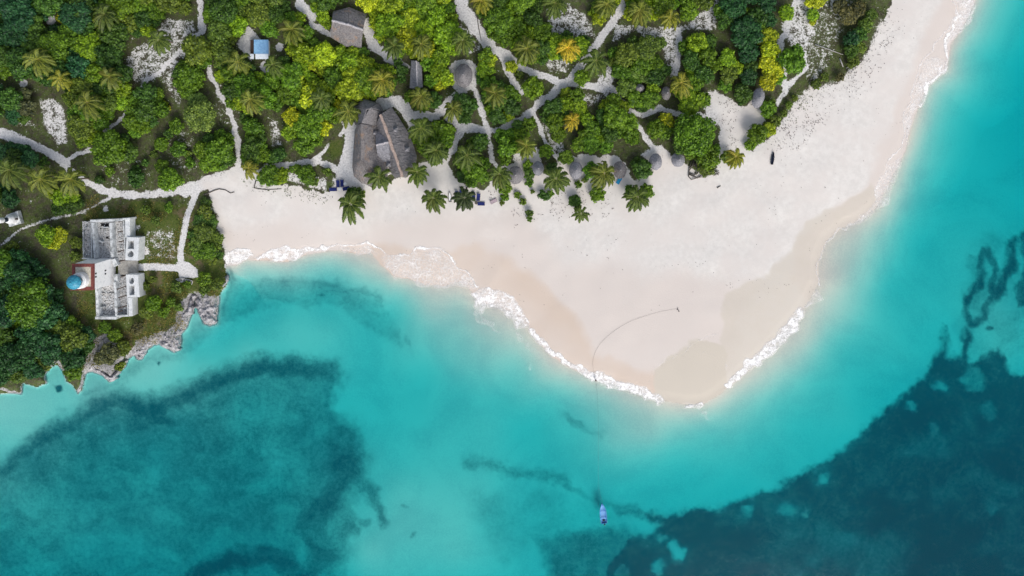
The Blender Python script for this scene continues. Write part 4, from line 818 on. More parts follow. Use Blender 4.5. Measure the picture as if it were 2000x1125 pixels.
dv = t.n('ShaderNodeVectorMath', operation='ADD'); nzc = t.n('ShaderNodeTexNoise'); nzc.inputs['Scale'].default_value = .8; nzc.inputs['Detail'].default_value = 4; t.set(nzc.inputs['Vector'], t.pos); sc_ = t.n('ShaderNodeVectorMath', operation='SCALE'); t.set(sc_.inputs[0], nzc.outputs['Color']); sc_.inputs['Scale'].default_value = 1.6
t.set(dv.inputs[0], t.pos); t.set(dv.inputs[1], sc_.outputs[0])
lace = t.ss(t.vor(.9, 'DISTANCE_TO_EDGE', vec=dv.outputs[0]), .16, .02); lace2 = t.ss(t.vor(2.2, 'DISTANCE_TO_EDGE', vec=dv.outputs[0]), .2, .02)
solid = t.ss(t.m_('ADD', fa, t.m_('MULTIPLY', t.m_('SUBTRACT', t.m_('ADD', t.m_('MULTIPLY', n1, .6), t.m_('MULTIPLY', n2, .4)), .5), 1.7)), .46, .92)
la = t.m_('MULTIPLY', t.m_('MAXIMUM', lace, t.m_('MULTIPLY', lace2, .6)), t.ss(t.m_('ADD', fa, t.m_('MULTIPLY', t.m_('SUBTRACT', n2, .5), .8)), .18, .6))
al = t.m_('MAXIMUM', solid, t.m_('MULTIPLY', la, .6)); al = t.m_('MAXIMUM', al, t.m_('MULTIPLY', t.ss(fa, .2, .75), .3)); al = t.m_('MULTIPLY', al, t.ss(fa, .04, .25))
t.base(t.mix(t.ss(t.noise(1.5, 4, .6), .35, .55), (.74, .735, .72), (.95, .95, .95)), .8, .2); t.bump(t.noise(1.0, 4, .6), .35, .25); t.set(t.b.inputs['Alpha'], al)
fo = mesh_obj('sea_foam', mf, t.m); props(fo, 'white foam of breaking ripples along the waterline', kind='stuff')

# ------------------------------------------------------------------ buildings
def part(name, mb, mat, root, smooth=False):
    L = root.location; mb.v = [(v[0] - L.x, v[1] - L.y, v[2] - L.z) for v in mb.v]
    return mb.build(name, mat, root, smooth)
def Wp(p): return W(p[0], p[1], p[2])
nrs = random.Random(99)
def sheet(mb, pts, n=10, m=10, amp=.10, sag=0.0):
    """a roof slope spanned between four corners (or three), slightly uneven"""
    P = [Wp(p) for p in pts]
    if len(P) == 3: P = [P[0], P[1], P[2], P[2]]
    nn = (P[1] - P[0]).cross(P[3] - P[0]); nn = nn if nn.length > 1e-6 else (P[2] - P[1]).cross(P[0] - P[1]); nn.normalize()
    if nn.z < 0: nn = -nn
    vs = []
    for i in range(n + 1):
        for j in range(m + 1):
            u, v = i / n, j / m; p = (P[0] * (1 - u) + P[1] * u) * (1 - v) + (P[3] * (1 - u) + P[2] * u) * v
            e = 0 if (i in (0, n) or j in (0, m)) else 1
            p = p + nn * (nrs.uniform(-amp, amp) * e + sag * 4 * v * (1 - v)); vs.append(p)
    fs = [(i * (m + 1) + j, (i + 1) * (m + 1) + j, (i + 1) * (m + 1) + j + 1, i * (m + 1) + j + 1) for i in range(n) for j in range(m)]
    mb.add(vs, fs)
def roof(name, root, sheets, mat, thick=.28, amp=.10, sag=0.0, n=10):
    mb = MB()
    for p in sheets: sheet(mb, p, n, n, amp, sag)
    bm_o = part(name, mb, mat, root, False)
    bm = bmesh.new(); bm.from_mesh(bm_o.data); bmesh.ops.remove_doubles(bm, verts=bm.verts, dist=.02); bmesh.ops.recalc_face_normals(bm, faces=bm.faces)
    up = sum(f.normal.z for f in bm.faces)
    if up < 0: bmesh.ops.reverse_faces(bm, faces=bm.faces)
    bm.to_mesh(bm_o.data); bm.free()
    so_ = bm_o.modifiers.new('thickness', 'SOLIDIFY'); so_.thickness = thick; so_.offset = -1
    return bm_o
def wallprism(name, root, poly, z0, z1, mat):
    mb = MB(); mb.prism([tuple(W(p[0], p[1], z1))[:2] for p in poly], z0, z1); return part(name, mb, mat, root)
def ridgecap(name, root, pts, mat, r=.32, flat=.5):
    mb = MB(); P = [Wp(p) for p in pts]; Q = []
    for a, b in zip(P[:-1], P[1:]):
        k = max(2, int((b - a).length / .7)); Q += [a.lerp(b, i / k) for i in range(k)]
    Q.append(P[-1]); mb.tube([q + Vector((nrs.uniform(-.08, .08), nrs.uniform(-.08, .08), .02)) for q in Q], [r * nrs.uniform(.8, 1.2) for _ in Q], 7); return part(name, mb, mat, root)

E_, RG = 4.6, 10.6
hall = empty('thatched_hall', G(745, 285)); props(hall, 'large grey thatched beach hall of two joined steep roofs with a pinkish ridge', 'building')
RB = (705, 312, RG); RA = (704, 242, RG)
fan = [(688, 326, E_), (691, 344, E_), (706, 358, E_), (723, 363, E_), (742, 362, E_), (757, 346, E_)]
sh = [[(693, 254, E_), (688, 326, E_), RB, RA]] + [[a, b, RB] for a, b in zip(fan[:-1], fan[1:])] + [[(757, 346, E_), (757, 312, 5.0), (736, 283, 5.6), RB], [RB, (736, 283, 5.6), (735, 246, 5.4), RA]]
wr = roof('west_roof', hall, sh, M['thatch_brown'], .3, .13, .3, 12); props(wr, 'brown-grey curved thatch laid in rows round its end')
roof('north_roof', hall, [[(693, 244, E_), (692, 209, E_), (716, 213, 9.6), (706, 240, 10.3)], [(692, 209, E_), (708, 192, E_), (716, 213, 9.6)], [(708, 192, E_), (738, 201, E_), (722, 212, 9.5), (716, 213, 9.6)], [(738, 201, E_), (749, 219, E_), (722, 212, 9.5)], [(749, 219, E_), (735, 246, 5.2), (706, 240, 10.3), (722, 212, 9.5)]], M['thatch'], .3, .1, .25)
r1, r2 = Vector((743, 224, RG)), Vector((786, 344, RG)); rt = lambda t: tuple(r1.lerp(r2, t))
ee = [(765, 209, E_), (780, 231, E_), (795, 255, E_), (806, 279, E_), (814, 305, E_), (812, 322, E_), (792, 348, 6.2)]; tt_ = [0, .18, .38, .56, .76, .9, 1]
ew = [(735, 243, 5.4), (739, 262, 5.2), (746, 284, E_), (752, 305, E_), (759, 327, E_), (765, 340, E_), (772, 348, E_)]
roof('east_roof', hall, [[rt(tt_[i]), rt(tt_[i + 1]), ee[i + 1], ee[i]] for i in range(6)] + [[ew[i], ew[i + 1], rt(tt_[i + 1]), rt(tt_[i])] for i in range(6)] + [[(765, 209, E_), (743, 224, RG), (750, 219, E_)]], M['thatch'], .3, .1, 0, 9)
roof('cross_roof', hall, [[(734, 283, 8.6), (763, 276, 10.0), (756, 250, 6.6), (733, 256, 5.6)], [(734, 283, 8.6), (763, 276, 10.0), (772, 314, 7.2), (740, 318, 5.4)]], M['thatch_light'], .25, .08)
ridgecap('ridge', hall, [(743, 224, RG + .1), (752, 247, RG + .05), (766, 288, RG), (786, 345, RG + .1)], M['ridge'], .48)
ridgecap('ridge', hall, [(735, 283, 8.7), (762, 276.5, 10.1)], M['ridge_pale'], .3)
for i, (dx, dy, dz, s_) in enumerate([(731, 259, 6.2, 5), (771, 253, 7.6, 6), (795, 291, 7.0, 6), (760, 320, 6.2, 6)]):
    roof('dormer', hall, [[(dx - s_, dy - s_ * .8, dz), (dx + s_, dy - s_ * .8, dz), (dx, dy, dz + 1.7)], [(dx + s_, dy - s_ * .8, dz), (dx + s_ * .8, dy + s_, dz), (dx, dy, dz + 1.7)], [(dx + s_ * .8, dy + s_, dz), (dx - s_, dy + s_, dz), (dx, dy, dz + 1.7)], [(dx - s_, dy + s_, dz), (dx - s_, dy - s_ * .8, dz), (dx, dy, dz + 1.7)]], M['thatch_light'], .12, .05, 0, 4)
wallprism('wall', hall, [(699, 214), (712, 203), (734, 208), (742, 220), (764, 218), (800, 282), (807, 306), (800, 330), (785, 342), (760, 340), (735, 355), (710, 352), (697, 340), (694, 262)], 1.6, 4.5, M['wall'])

house = empty('thatched_house', G(682, 55)); props(house, 'rectangular grey thatched house with a pale slanting ridge among trees', 'building')
roof('roof', house, [[(651, 22, 4.4), (682, 14, 4.4), (680, 48, 8.4), (649, 40, 8.2)], [(682, 14, 4.4), (716, 28, 4.4), (709, 58, 8.2), (680, 48, 8.4)], [(649, 40, 8.2), (680, 48, 8.4), (675, 91, 4.2), (646, 73, 4.4)], [(680, 48, 8.4), (709, 58, 8.2), (706, 93, 4.4), (675, 91, 4.2)]], M['thatch_brown'], .3, .12, .2)
ridgecap('ridge', house, [(649, 40, 8.35), (680, 48, 8.5), (709, 58, 8.35)], M['ridge_pale'], .38)
wallprism('wall', house, [(656, 30), (710, 36), (702, 86), (652, 70)], 1.6, 4.3, M['wall'])

tin = empty('tin_roofed_hut', G(507, 96)); props(tin, 'small hut with a pale blue tin roof and a white front strip', 'building')
mb = MB(); mb.hexa([Wp((495.8, 77.4, 4.9)), Wp((524.3, 77.6, 4.7)), Wp((524.7, 105, 4.5)), Wp((495.8, 105, 4.7))][::-1], [Wp((495.8, 77.4, 5.02)), Wp((524.3, 77.6, 4.82)), Wp((524.7, 105, 4.62)), Wp((495.8, 105, 4.82))][::-1])
for i in range(12):
    x = 496.8 + i * 2.35; a = Wp((x, 77.7, 5.0)); b = Wp((x, 104.7, 4.78)); mb.tube([a, b], .05, 4)
part('roof', mb, M['metal_blue'], tin)
for (x0, x1) in ((488.2, 496.0), (499.0, 507.4), (507.7, 523.8)):
    mb = MB(); zz = 4.25 if x0 < 490 else 4.4 - (x0 - 499) * .004
    mb.hexa([Wp((x0, 105.3, zz)), Wp((x0, 115.4, zz - .3)), Wp((x1, 115.4, zz - .3)), Wp((x1, 105.3, zz))], [Wp((x0, 105.3, zz + .08)), Wp((x0, 115.4, zz - .22)), Wp((x1, 115.4, zz - .22)), Wp((x1, 105.3, zz + .08))]); part('porch_sheet', mb, M['metal_white'], tin)
mb = MB(); a = W(498, 79, 4.4); b = W(522, 112, 4.4); mb.box(((a.x + b.x) / 2, (a.y + b.y) / 2, 2.9), (abs(b.x - a.x), abs(b.y - a.y), 2.6)); part('wall', mb, M['white'], tin)
mb = MB(); a = W(489, 78, 3.4); b = W(495.6, 104.8, 3.4); mb.box(((a.x + b.x) / 2, (a.y + b.y) / 2, 2.6), (abs(b.x - a.x), abs(b.y - a.y), 1.5)); part('side_shed', mb, M['dark_wood'], tin)

nh = empty('narrow_thatched_hut', G(814, 148)); props(nh, 'long narrow gabled hut with a pale ridge, half under trees', 'building')
roof('roof', nh, [[(803, 118, 4.2), (800, 172, 4.2), (815, 173, 6.4), (813, 119, 6.4)], [(813, 119, 6.4), (815, 173, 6.4), (826, 170, 4.2), (823, 124, 4.2)]], M['thatch_light'], .22, .07)
ridgecap('ridge', nh, [(813, 119, 6.5), (815, 173, 6.5)], M['ridge_pale'], .2)
wallprism('wall', nh, [(805, 122), (821, 126), (823, 168), (803, 168)], 1.6, 4.1, M['wall'])

def round_shelter(name, px, py, rx, ry, rot, h, mat, label, group, tiers=4, zl=2.3, cat='beach shelter'):
    zg = gz(px, py); zr = zg + zl; c = W(px, py, zr + h * .3); root = empty(name, (c.x, c.y, zg), R(rot)); k = S * (H - zr) / H
    a, b = rx * k, ry * k; mb = MB(); prof = []
    for i in range(tiers):
        t0, t1 = i / tiers, (i + 1) / tiers; r0, r1_ = 1 - t0, 1 - t1
        zz = lambda t: h * (1 - (1 - t) ** 1.25)
        prof += [(r0 + .02, zz(t0)), (r0, zz(t0) + .10), (r1_ + .06 if i < tiers - 1 else .05, zz(t1) - .02)]
    prof += [(.04, h + .1)]
    rd = random.Random(int(px)); n = 40; vs = []
    for r_, z_ in [(.9, -.12)] + prof:
        for j in range(n):
            q = 2 * math.pi * j / n; rr = r_ * (1 + rd.uniform(-.035, .035)); vs.append((a * rr * math.cos(q), b * rr * math.sin(q), zl + z_ + rd.uniform(-.04, .04)))
    kk = len(prof) + 1; fs = [(i * n + j, i * n + (j + 1) % n, (i + 1) * n + (j + 1) % n, (i + 1) * n + j) for i in range(kk - 1) for j in range(n)] + [tuple(range(n))[::-1], tuple(range((kk - 1) * n, kk * n))]
    mb.add(vs, fs); mb.build('roof', mat, root)
    m2 = MB(); m2.tube([(0, 0, zl + h - .1), (0, 0, zl + h + .35)], [.22, .12], 8); m2.build('finial', M['ridge_pale'], root)
    if rx > 14.5 and tiers > 4 or cat == 'building':
        for i in range(6):
            q = i * math.pi / 3; m3 = MB(); m3.tube([(a * .8 * math.cos(q), b * .8 * math.sin(q), -.3), (a * .8 * math.cos(q), b * .8 * math.sin(q), zl + .2)], .09, 7); m3.build('post', M['bark'], root)
    else:
        m3 = MB(); m3.tube([(0, 0, -.3), (0, 0, zl + h * .8)], .12, 8); m3.build('post', M['bark'], root)
    return props(root, label, cat, group)
round_shelter('oval_thatched_pavilion', 905, 147, 17, 23, 0, 3.0, M['thatch'], 'oval dark thatched pavilion in a ring of pale sand', None, 5, 2.6, 'building')
round_shelter('oval_thatched_pavilion', 1482, 191, 12, 20, -14, 2.2, M['thatch_light'], 'blue-grey oval thatched roof tucked beside trees of the right grove', None, 4, 2.4, 'building')
for i, (px, py, rx, ry, mt, lab) in enumerate([(1007, 342, 15, 17.5, 'thatch', 'leftmost and largest round thatched shelter on the beach'), (1051, 329, 11, 14, 'thatch_light', 'small pale thatched shelter squeezed between beach bushes'), (1125, 333, 13, 17, 'thatch_light', 'round thatched shelter with clear rings between two palms'),
    (1211, 332, 13, 17, 'thatch_brown', 'round thatched shelter with a turquoise cloth below it'), (1281, 316, 12.5, 16, 'thatch_light', 'round thatched shelter touching a dark bush, second from the right'), (1325, 312, 13, 14, 'thatch_light', 'rightmost round thatched beach shelter, under a big tree'),
    (1249, 172, 10, 8, 'thatch', 'dark thatched cone between trees left of the yellowish palm'), (1302, 182, 9, 13, 'thatch_brown', 'dark brown thatched cone right beside the yellowish palm')]):
    round_shelter('thatched_shelter', px, py, rx, ry, 0, 1.9, M[mt], lab, 'round thatched shelters', 4, 2.2)

# the ruined sea fort with its light tower
q_ = lambda x, y: (120 + x * .2132, 400 + y * .2132)
fort = empty('ruined_fort', G(220, 520)); props(fort, 'roofless whitewashed ruin with stained walls and open rooms', 'building')
def fwall(x0, y0, x1, y1, wd, zt, mat='wall_top', z0=3.0, name='wall'):
    a = Wp(q_(x0, y0) + (zt,)); b = Wp(q_(x1, y1) + (zt,)); d = (b - a); L = d.length; ang = math.atan2(d.y, d.x); n = max(1, int(L / 1.6)); mb = MB(); wdm = wd * .2132 * S
    for i in range(n):
        c = a.lerp(b, (i + .5) / n); hh = zt + nrs.uniform(-.12, .08) - z0; mb.box((c.x, c.y, z0 + hh / 2), (L / n + .004 * (i % 2), wdm * nrs.uniform(.93, 1.06), hh), ang)
    return part(name, mb, M[mat], fort)
def fslab(name, pts, z0, z1, mat):
    mb = MB(); mb.prism([tuple(Wp(q_(*p) + (z1,)))[:2] for p in pts], z0, z1); return part(name, mb, M[mat], fort)
fslab('floor', [(262, 135), (640, 128), (625, 505), (300, 505)], 3.0, 4.0, 'ruin_floor'); fslab('floor', [(308, 700), (620, 640), (650, 1020), (318, 1045)], 3.0, 4.0, 'ruin_floor')
fslab('paving', [(520, 512), (690, 512), (692, 640), (520, 640)], 3.0, 3.90, 'paving'); fslab('paving', [(190, 150), (262, 150), (290, 500), (200, 500)], 3.0, 3.62, 'ruin_floor')
for a in [(262, 150, 560, 138, 22, 6.2), (283, 165, 305, 492, 20, 6.2), (449, 165, 466, 480, 24, 6.0), (565, 140, 588, 500, 9, 5.8), (270, 150, 278, 480, 8, 5.0), (185, 492, 300, 497, 9, 5.4), (196, 250, 200, 480, 6, 4.4),
          (320, 755, 332, 1028, 22, 6.2), (310, 1036, 500, 1040, 22, 6.2), (487, 705, 502, 1022, 20, 6.0), (598, 650, 610, 1010, 9, 5.8), (505, 1018, 610, 1016, 14, 6.0), (470, 500, 500, 560, 40, 5.6), (490, 640, 505, 700, 34, 5.6)]: fwall(*a)
fwall(604, 130, 606, 300, 42, 6.2, 'white'); fwall(630, 850, 634, 1020, 32, 6.2, 'white'); fwall(560, 132, 625, 128, 16, 6.9, 'white')
fwall(340, 330, 375, 345, 12, 5.2); fwall(365, 215, 430, 205, 8, 5.5); fwall(340, 810, 480, 815, 6, 4.4, 'ruin_floor'); fwall(345, 940, 400, 935, 6, 4.8)
for (x, y, a, b) in [(400, 182, 72, 26), (385, 214, 60, 7), (318, 245, 24, 46), (330, 328, 22, 18), (425, 300, 24, 20), (356, 760, 24, 28)]:
    c = Wp(q_(x, y) + (3.8,)); mb = MB(); mb.box((c.x, c.y, 4.02), (a * .2132 * S, b * .2132 * S, .14)); part('dark_floor_patch', mb, M['dark'], fort)  # thin near-black slabs laid on the floors of the open rooms
rbs = MB(); rdd = random.Random(5)
for i in range(260):
    x, y = rdd.choice([(rdd.uniform(300, 440), rdd.uniform(170, 480)), (rdd.uniform(345, 480), rdd.uniform(780, 1015)), (rdd.uniform(470, 560), rdd.uniform(170, 480)), (rdd.uniform(510, 600), rdd.uniform(700, 1010)), (rdd.uniform(200, 265), rdd.uniform(160, 480))])
    c = Wp(q_(x, y) + (3.8,)); s_ = rdd.uniform(.12, .45); rbs.box((c.x, c.y, 3.95 + s_ * .3), (s_, s_ * rdd.uniform(.5, 1.2), s_ * .7), rdd.uniform(0, 3))
o = part('rubble', rbs, M['wall_top'], fort); props(o, kind='stuff')
for (x0, y0, x1, y1) in [(520, 157, 568, 149), (522, 248, 570, 239), (524, 340, 576, 330), (515, 435, 578, 412), (526, 522, 584, 504), (500, 778, 598, 742), (520, 852, 600, 828), (520, 948, 604, 922), (540, 664, 586, 648), (505, 985, 560, 968)]:
    a = Wp(q_(x0, y0) + (5.5,)); b = Wp(q_(x1, y1) + (5.5,)); mb = MB(); mb.tube([a, b], .15, 6); part('beam', mb, M['dark_wood'], fort)
from mathutils.geometry import tessellate_polygon
def prism_holes(mb, outer, holes, z0, z1):
    rings = [outer] + holes; flat = [p for r in rings for p in r]; tris = tessellate_polygon([[Vector((p[0], p[1], 0)) for p in r] for r in rings]); n = len(flat)
    vs = [(p[0], p[1], z0) for p in flat] + [(p[0], p[1], z1) for p in flat]; fs = []
    for t_ in tris:
        a, b, c = [Vector(flat[i] + (0,)) if len(flat[i]) == 2 else Vector(flat[i]) for i in t_]; up = (b - a).cross(c - a).z > 0; tt = tuple(t_) if up else tuple(t_)[::-1]
        fs += [tuple(i + n for i in tt), tt[::-1]]
    k = 0
    for r in rings:
        m = len(r)
        for i in range(m): fs.append((k + i, k + (i + 1) % m, n + k + (i + 1) % m, n + k + i))
        k += m
    mb.add(vs, fs)
def circ(cx, cy, rx, ry, n=20): return [(cx + rx * math.cos(2 * math.pi * i / n), cy + ry * math.sin(2 * math.pi * i / n)) for i in range(n)]
for outer, rect, ci in [([(597, 296), (712, 300), (702, 512), (585, 508)], [(608, 332), (664, 330), (664, 405), (608, 405)], (633, 452, 29, 30)), ([(590, 640), (702, 642), (716, 846), (604, 846)], [(620, 742), (668, 740), (670, 826), (622, 828)], (642, 697, 23, 31))]:
    t2 = lambda L, z: [tuple(Wp(q_(*p) + (z,)))[:2] for p in L]
    mb = MB(); prism_holes(mb, t2(outer, 6.6), [t2(rect, 6.6), t2(circ(*ci), 6.6)], 3.0, 6.6)
    ba = part('bastion', mb, M['white'], fort); props(ba, 'white block with a round and a square opening')
    mb = MB(); mb.prism(t2([(outer[0][0] + 6, outer[0][1] + 6), (outer[1][0] - 6, outer[1][1] + 6), (outer[2][0] - 6, outer[2][1] - 6), (outer[3][0] + 6, outer[3][1] - 6)], 6.6), 3.0, 4.7)
    fl = mb; L_ = ba.location; fl.v = [(v[0] - fort.location.x, v[1] - fort.location.y, v[2] - fort.location.z) for v in fl.v]; fl.build('pit_floor', M['ruin_floor'], ba)
lt = empty('lighthouse', G(203, 530)); props(lt, 'square white light tower with a red gallery and a sky-blue domed lantern', 'lighthouse')
TZ = 13.6; tq = [W(184, 515, TZ), W(184, 566, TZ), W(141, 566, TZ), W(141, 514, TZ)]
tx1 = tq[0].x; tx0 = tq[2].x; ty1 = tq[0].y; ty0 = tq[1].y; cxm, cym = (tx0 + tx1) / 2, (ty0 + ty1) / 2; ww, dd_ = tx1 - tx0, ty1 - ty0
mb = MB(); b_ = [(tx0 - .25, ty0 - .25), (tx1 + .25, ty0 - .25), (tx1 + .25, ty1 + .25), (tx0 - .25, ty1 + .25)]; t_ = [(tx0 + .15, ty0 + .15), (tx1 - .15, ty0 + .15), (tx1 - .15, ty1 - .15), (tx0 + .15, ty1 - .15)]
mb.hexa([(p[0], p[1], 2.8) for p in b_], [(p[0], p[1], TZ - .3) for p in t_]); part('tower_body', mb, M['tower_white'], lt)
mb = MB(); ins = .95; prism_holes(mb, [(tx0, ty0), (tx1, ty0), (tx1, ty1), (tx0, ty1)], [[(tx0 + ins, ty0 + ins), (tx1 - ins, ty0 + ins), (tx1 - ins, ty1 - ins), (tx0 + ins, ty1 - ins)]], TZ - .3, TZ + .12); g_ = part('gallery', mb, M['red'], lt)
rl = MB()
for (xa, ya, xb, yb) in [(tx0, ty0, tx1, ty0), (tx1, ty0, tx1, ty1), (tx1, ty1, tx0, ty1), (tx0, ty1, tx0, ty0)]:
    for zz in (.55, 1.0): rl.tube([(xa, ya, TZ + zz), (xb, yb, TZ + zz)], .03, 5)
    for i in range(6): rl.tube([(xa + (xb - xa) * i / 6, ya + (yb - ya) * i / 6, TZ + .1), (xa + (xb - xa) * i / 6, ya + (yb - ya) * i / 6, TZ + 1.0)], .03, 5)
L_ = lt.location; rl.v = [(v[0] - L_.x, v[1] - L_.y, v[2] - L_.z) for v in rl.v]; rl.build('railing', M['red'], g_)
mb = MB(); mb.box((cxm, cym, TZ - .15), (ww - 2 * ins + .2, dd_ - 2 * ins + .2, .34)); part('deck', mb, M['deck'], lt)
lc = W(159, 547, TZ); mb = MB(); mb.lathe([(2.5, 0), (2.4, 1.5), (2.1, 1.75)], 32, (lc.x, lc.y, TZ)); part('lantern_base', mb, M['white_paint'], lt, False)
mb = MB(); mb.lathe([(1.5, 0), (1.5, 1.7)], 16, (lc.x, lc.y, TZ + 1.75)); lg = part('lantern', mb, M['glass'], lt)
fr_ = MB()
for i in range(8):
    q = i * math.pi / 4; fr_.tube([(lc.x + 1.55 * math.cos(q), lc.y + 1.55 * math.sin(q), TZ + 1.7), (lc.x + 1.55 * math.cos(q), lc.y + 1.55 * math.sin(q), TZ + 3.5)], .06, 5)
fr_.v = [(v[0] - L_.x, v[1] - L_.y, v[2] - L_.z) for v in fr_.v]; fr_.build('glazing_bars', M['metal_blue'], lg)
mb = MB(); mb.lathe([(2.15, 0), (2.2, .1), (2.05, .5), (1.6, 1.0), (.95, 1.4), (.3, 1.6), (.14, 1.9), (.03, 1.95)], 16, (lc.x, lc.y, TZ + 3.45)); part('dome', mb, M['blue_dome'], lt, False)
for (zx, zy, z) in [(315, 630, 12.6), (315, 660, 12.6), (405, 602, 8.0), (405, 632, 8.0)]:
    p = Wp(q_(zx, zy) + (z,)); mb = MB(); xx = tx1 + .25 - .40 * (z - 2.8) / (TZ - 3.1); mb.box((xx - .02, p.y, z), (.14, .45, .75)); part('window', mb, M['dark'], lt)
# small white beacon at the left edge
bc = empty('beacon_tower', G(29, 428)); props(bc, 'small white beacon tower with a dark band on a square plinth at left edge', 'beacon')
mb = MB(); mb.prism([tuple(W(a, b, 4.4))[:2] for a, b in [(12, 420), (34, 412), (41, 436), (18, 443)]], 3.0, 4.4); part('plinth', mb, M['wall_top'], bc)
c = W(28.5, 427, 4.4); mb = MB(); mb.lathe([(1.6, 0), (1.62, .2), (1.5, .3), (1.45, 2.2), (1.1, 3.1), (.75, 3.5)], 24, (c.x, c.y, 4.4)); part('tower_body', mb, M['white_paint'], bc)
mb = MB(); mb.lathe([(.72, 0), (.7, 1.7)], 20, (c.x, c.y, 7.9)); part('dark_band', mb, M['black_band'], bc)
mb = MB(); mb.lathe([(.85, 0), (.85, 1.6), (.6, 2.0), (.1, 2.2)], 20, (c.x, c.y, 9.6)); part('cap', mb, M['white_paint'], bc)
c2 = W(31, 425.6, 4.4 + 2); mb = MB(); mb.box((c.x + 1.46, c.y, 5.6), (.12, .5, 1.2)); part('door', mb, M['dark_wood'], bc)

# ------------------------------------------------------------------ limestone outcrops
def outcrop(name, pts, zt, label, seed, mat='limestone', zlow=-2.2, rough=.9):
    P = np.array(pts, float); x0, y0 = P.min(0) - 2; x1, y1 = P.max(0) + 2; st = 1.25
    xs, ys = np.meshgrid(np.arange(x0, x1, st), np.arange(y0, y1, st))
    wx = xs + (vnoise(xs, ys, 5, seed) - .5) * 4; wy = ys + (vnoise(xs, ys, 5, seed + 1) - .5) * 4; sdm = sd_poly(wx, wy, pts) * S
    z = np.where(sdm > 0, 0.3 + zt * (1 - np.exp(-sdm / .7)) , zlow) + (vnoise(xs, ys, 7, seed + 2) - .5) * rough * 1.6 + (vnoise(xs, ys, 2.6, seed + 3) - .5) * rough
    z = np.where(sdm > 0, np.maximum(z, .15), np.minimum(z, zlow + .6)); k = S * (H - np.maximum(z, 0)) / H
    root = G(P[:, 0].mean(), P[:, 1].mean()); root.z = 0
    V = np.stack([(xs - NX) * k - root.x, (NY - ys) * k - root.y, z], -1).reshape(-1, 3); ii = np.arange(xs.size).reshape(xs.shape)
    q = np.stack([ii[:-1, :-1], ii[1:, :-1], ii[1:, 1:], ii[:-1, 1:]], -1); m = sdm > -.25; q = q[m[:-1, :-1] | m[1:, :-1] | m[1:, 1:] | m[:-1, 1:]]; us, inv = np.unique(q.ravel(), return_inverse=True)
    o = mesh_obj(name, np_mesh(name, V[us], inv.reshape(-1, 4)), M[mat], None, (root.x, root.y, 0)); props(o, label, 'rock', 'limestone outcrops of the headland'); return o
ql = lambda L: [(330 + x * .1422, 500 + y * .1422) for x, y in L]; qm = lambda L: [(150 + x * .16, 600 + y * .16) for x, y in L]
outcrop('limestone_outcrop', ql([(385,560),(430,545),(500,520),(570,530),(590,590),(640,640),(680,690),(650,760),(640,850),(660,910),(600,935),(540,930),(480,925),(440,860),(400,770),(365,700),(365,620)]), 2.6, 'big pale limestone block standing alone at the tip of the cove', 1)
outcrop('limestone_outcrop', ql([(300,490),(350,500),(385,550),(355,600),(350,700),(330,760),(325,815),(265,825),(250,915),(150,950),(95,940),(110,830),(140,750),(200,700),(260,620),(290,560)]), 2.6, 'long narrow limestone ledge left of the lone block', 11)
outcrop('limestone_outcrop', qm([(610,500),(700,410),(800,370),(870,330),(960,320),(960,400),(900,460),(850,540),(810,600),(790,640),(740,655),(710,590),(650,585),(610,560)]), 2.4, 'cracked limestone outcrop leftmost along the low cliff', 21)
outcrop('limestone_outcrop', qm([(970,300),(1010,240),(1060,280),(1160,260),(1220,210),(1280,260),(1290,310),(1250,360),(1240,440),(1270,510),(1220,545),(1160,510),(1080,515),(1020,470),(970,430)]), 2.4, 'pitted limestone outcrop in the middle of the low cliff', 31)
outcrop('limestone_outcrop', qm([(140,640),(150,700),(140,760),(240,810),(330,855),(400,912),(490,870),(520,800),(590,730),(620,650),(560,640),(480,760),(400,830),(330,770),(250,720)]), 2.6, 'low dark limestone rim under the bushy headland point', 41)
outcrop('coastal_boulder', [(415,446),(425,450),(427,460),(424,468),(416,466),(413,455)], 1.6, 'dark grey boulder halfway down the left edge of the beach', 51)
outcrop('coastal_boulder', [(402,392),(410,390),(416,400),(420,415),(416,422),(408,418),(404,405)], 1.4, 'dark rocky lump at the upper left corner of the beach', 61)
outcrop('coastal_boulder', [(438,536),(444,538),(447,548),(442,556),(436,562),(432,556),(440,548)], 2.2, 'pale rock rim below the tip of the shrubby headland', 71)

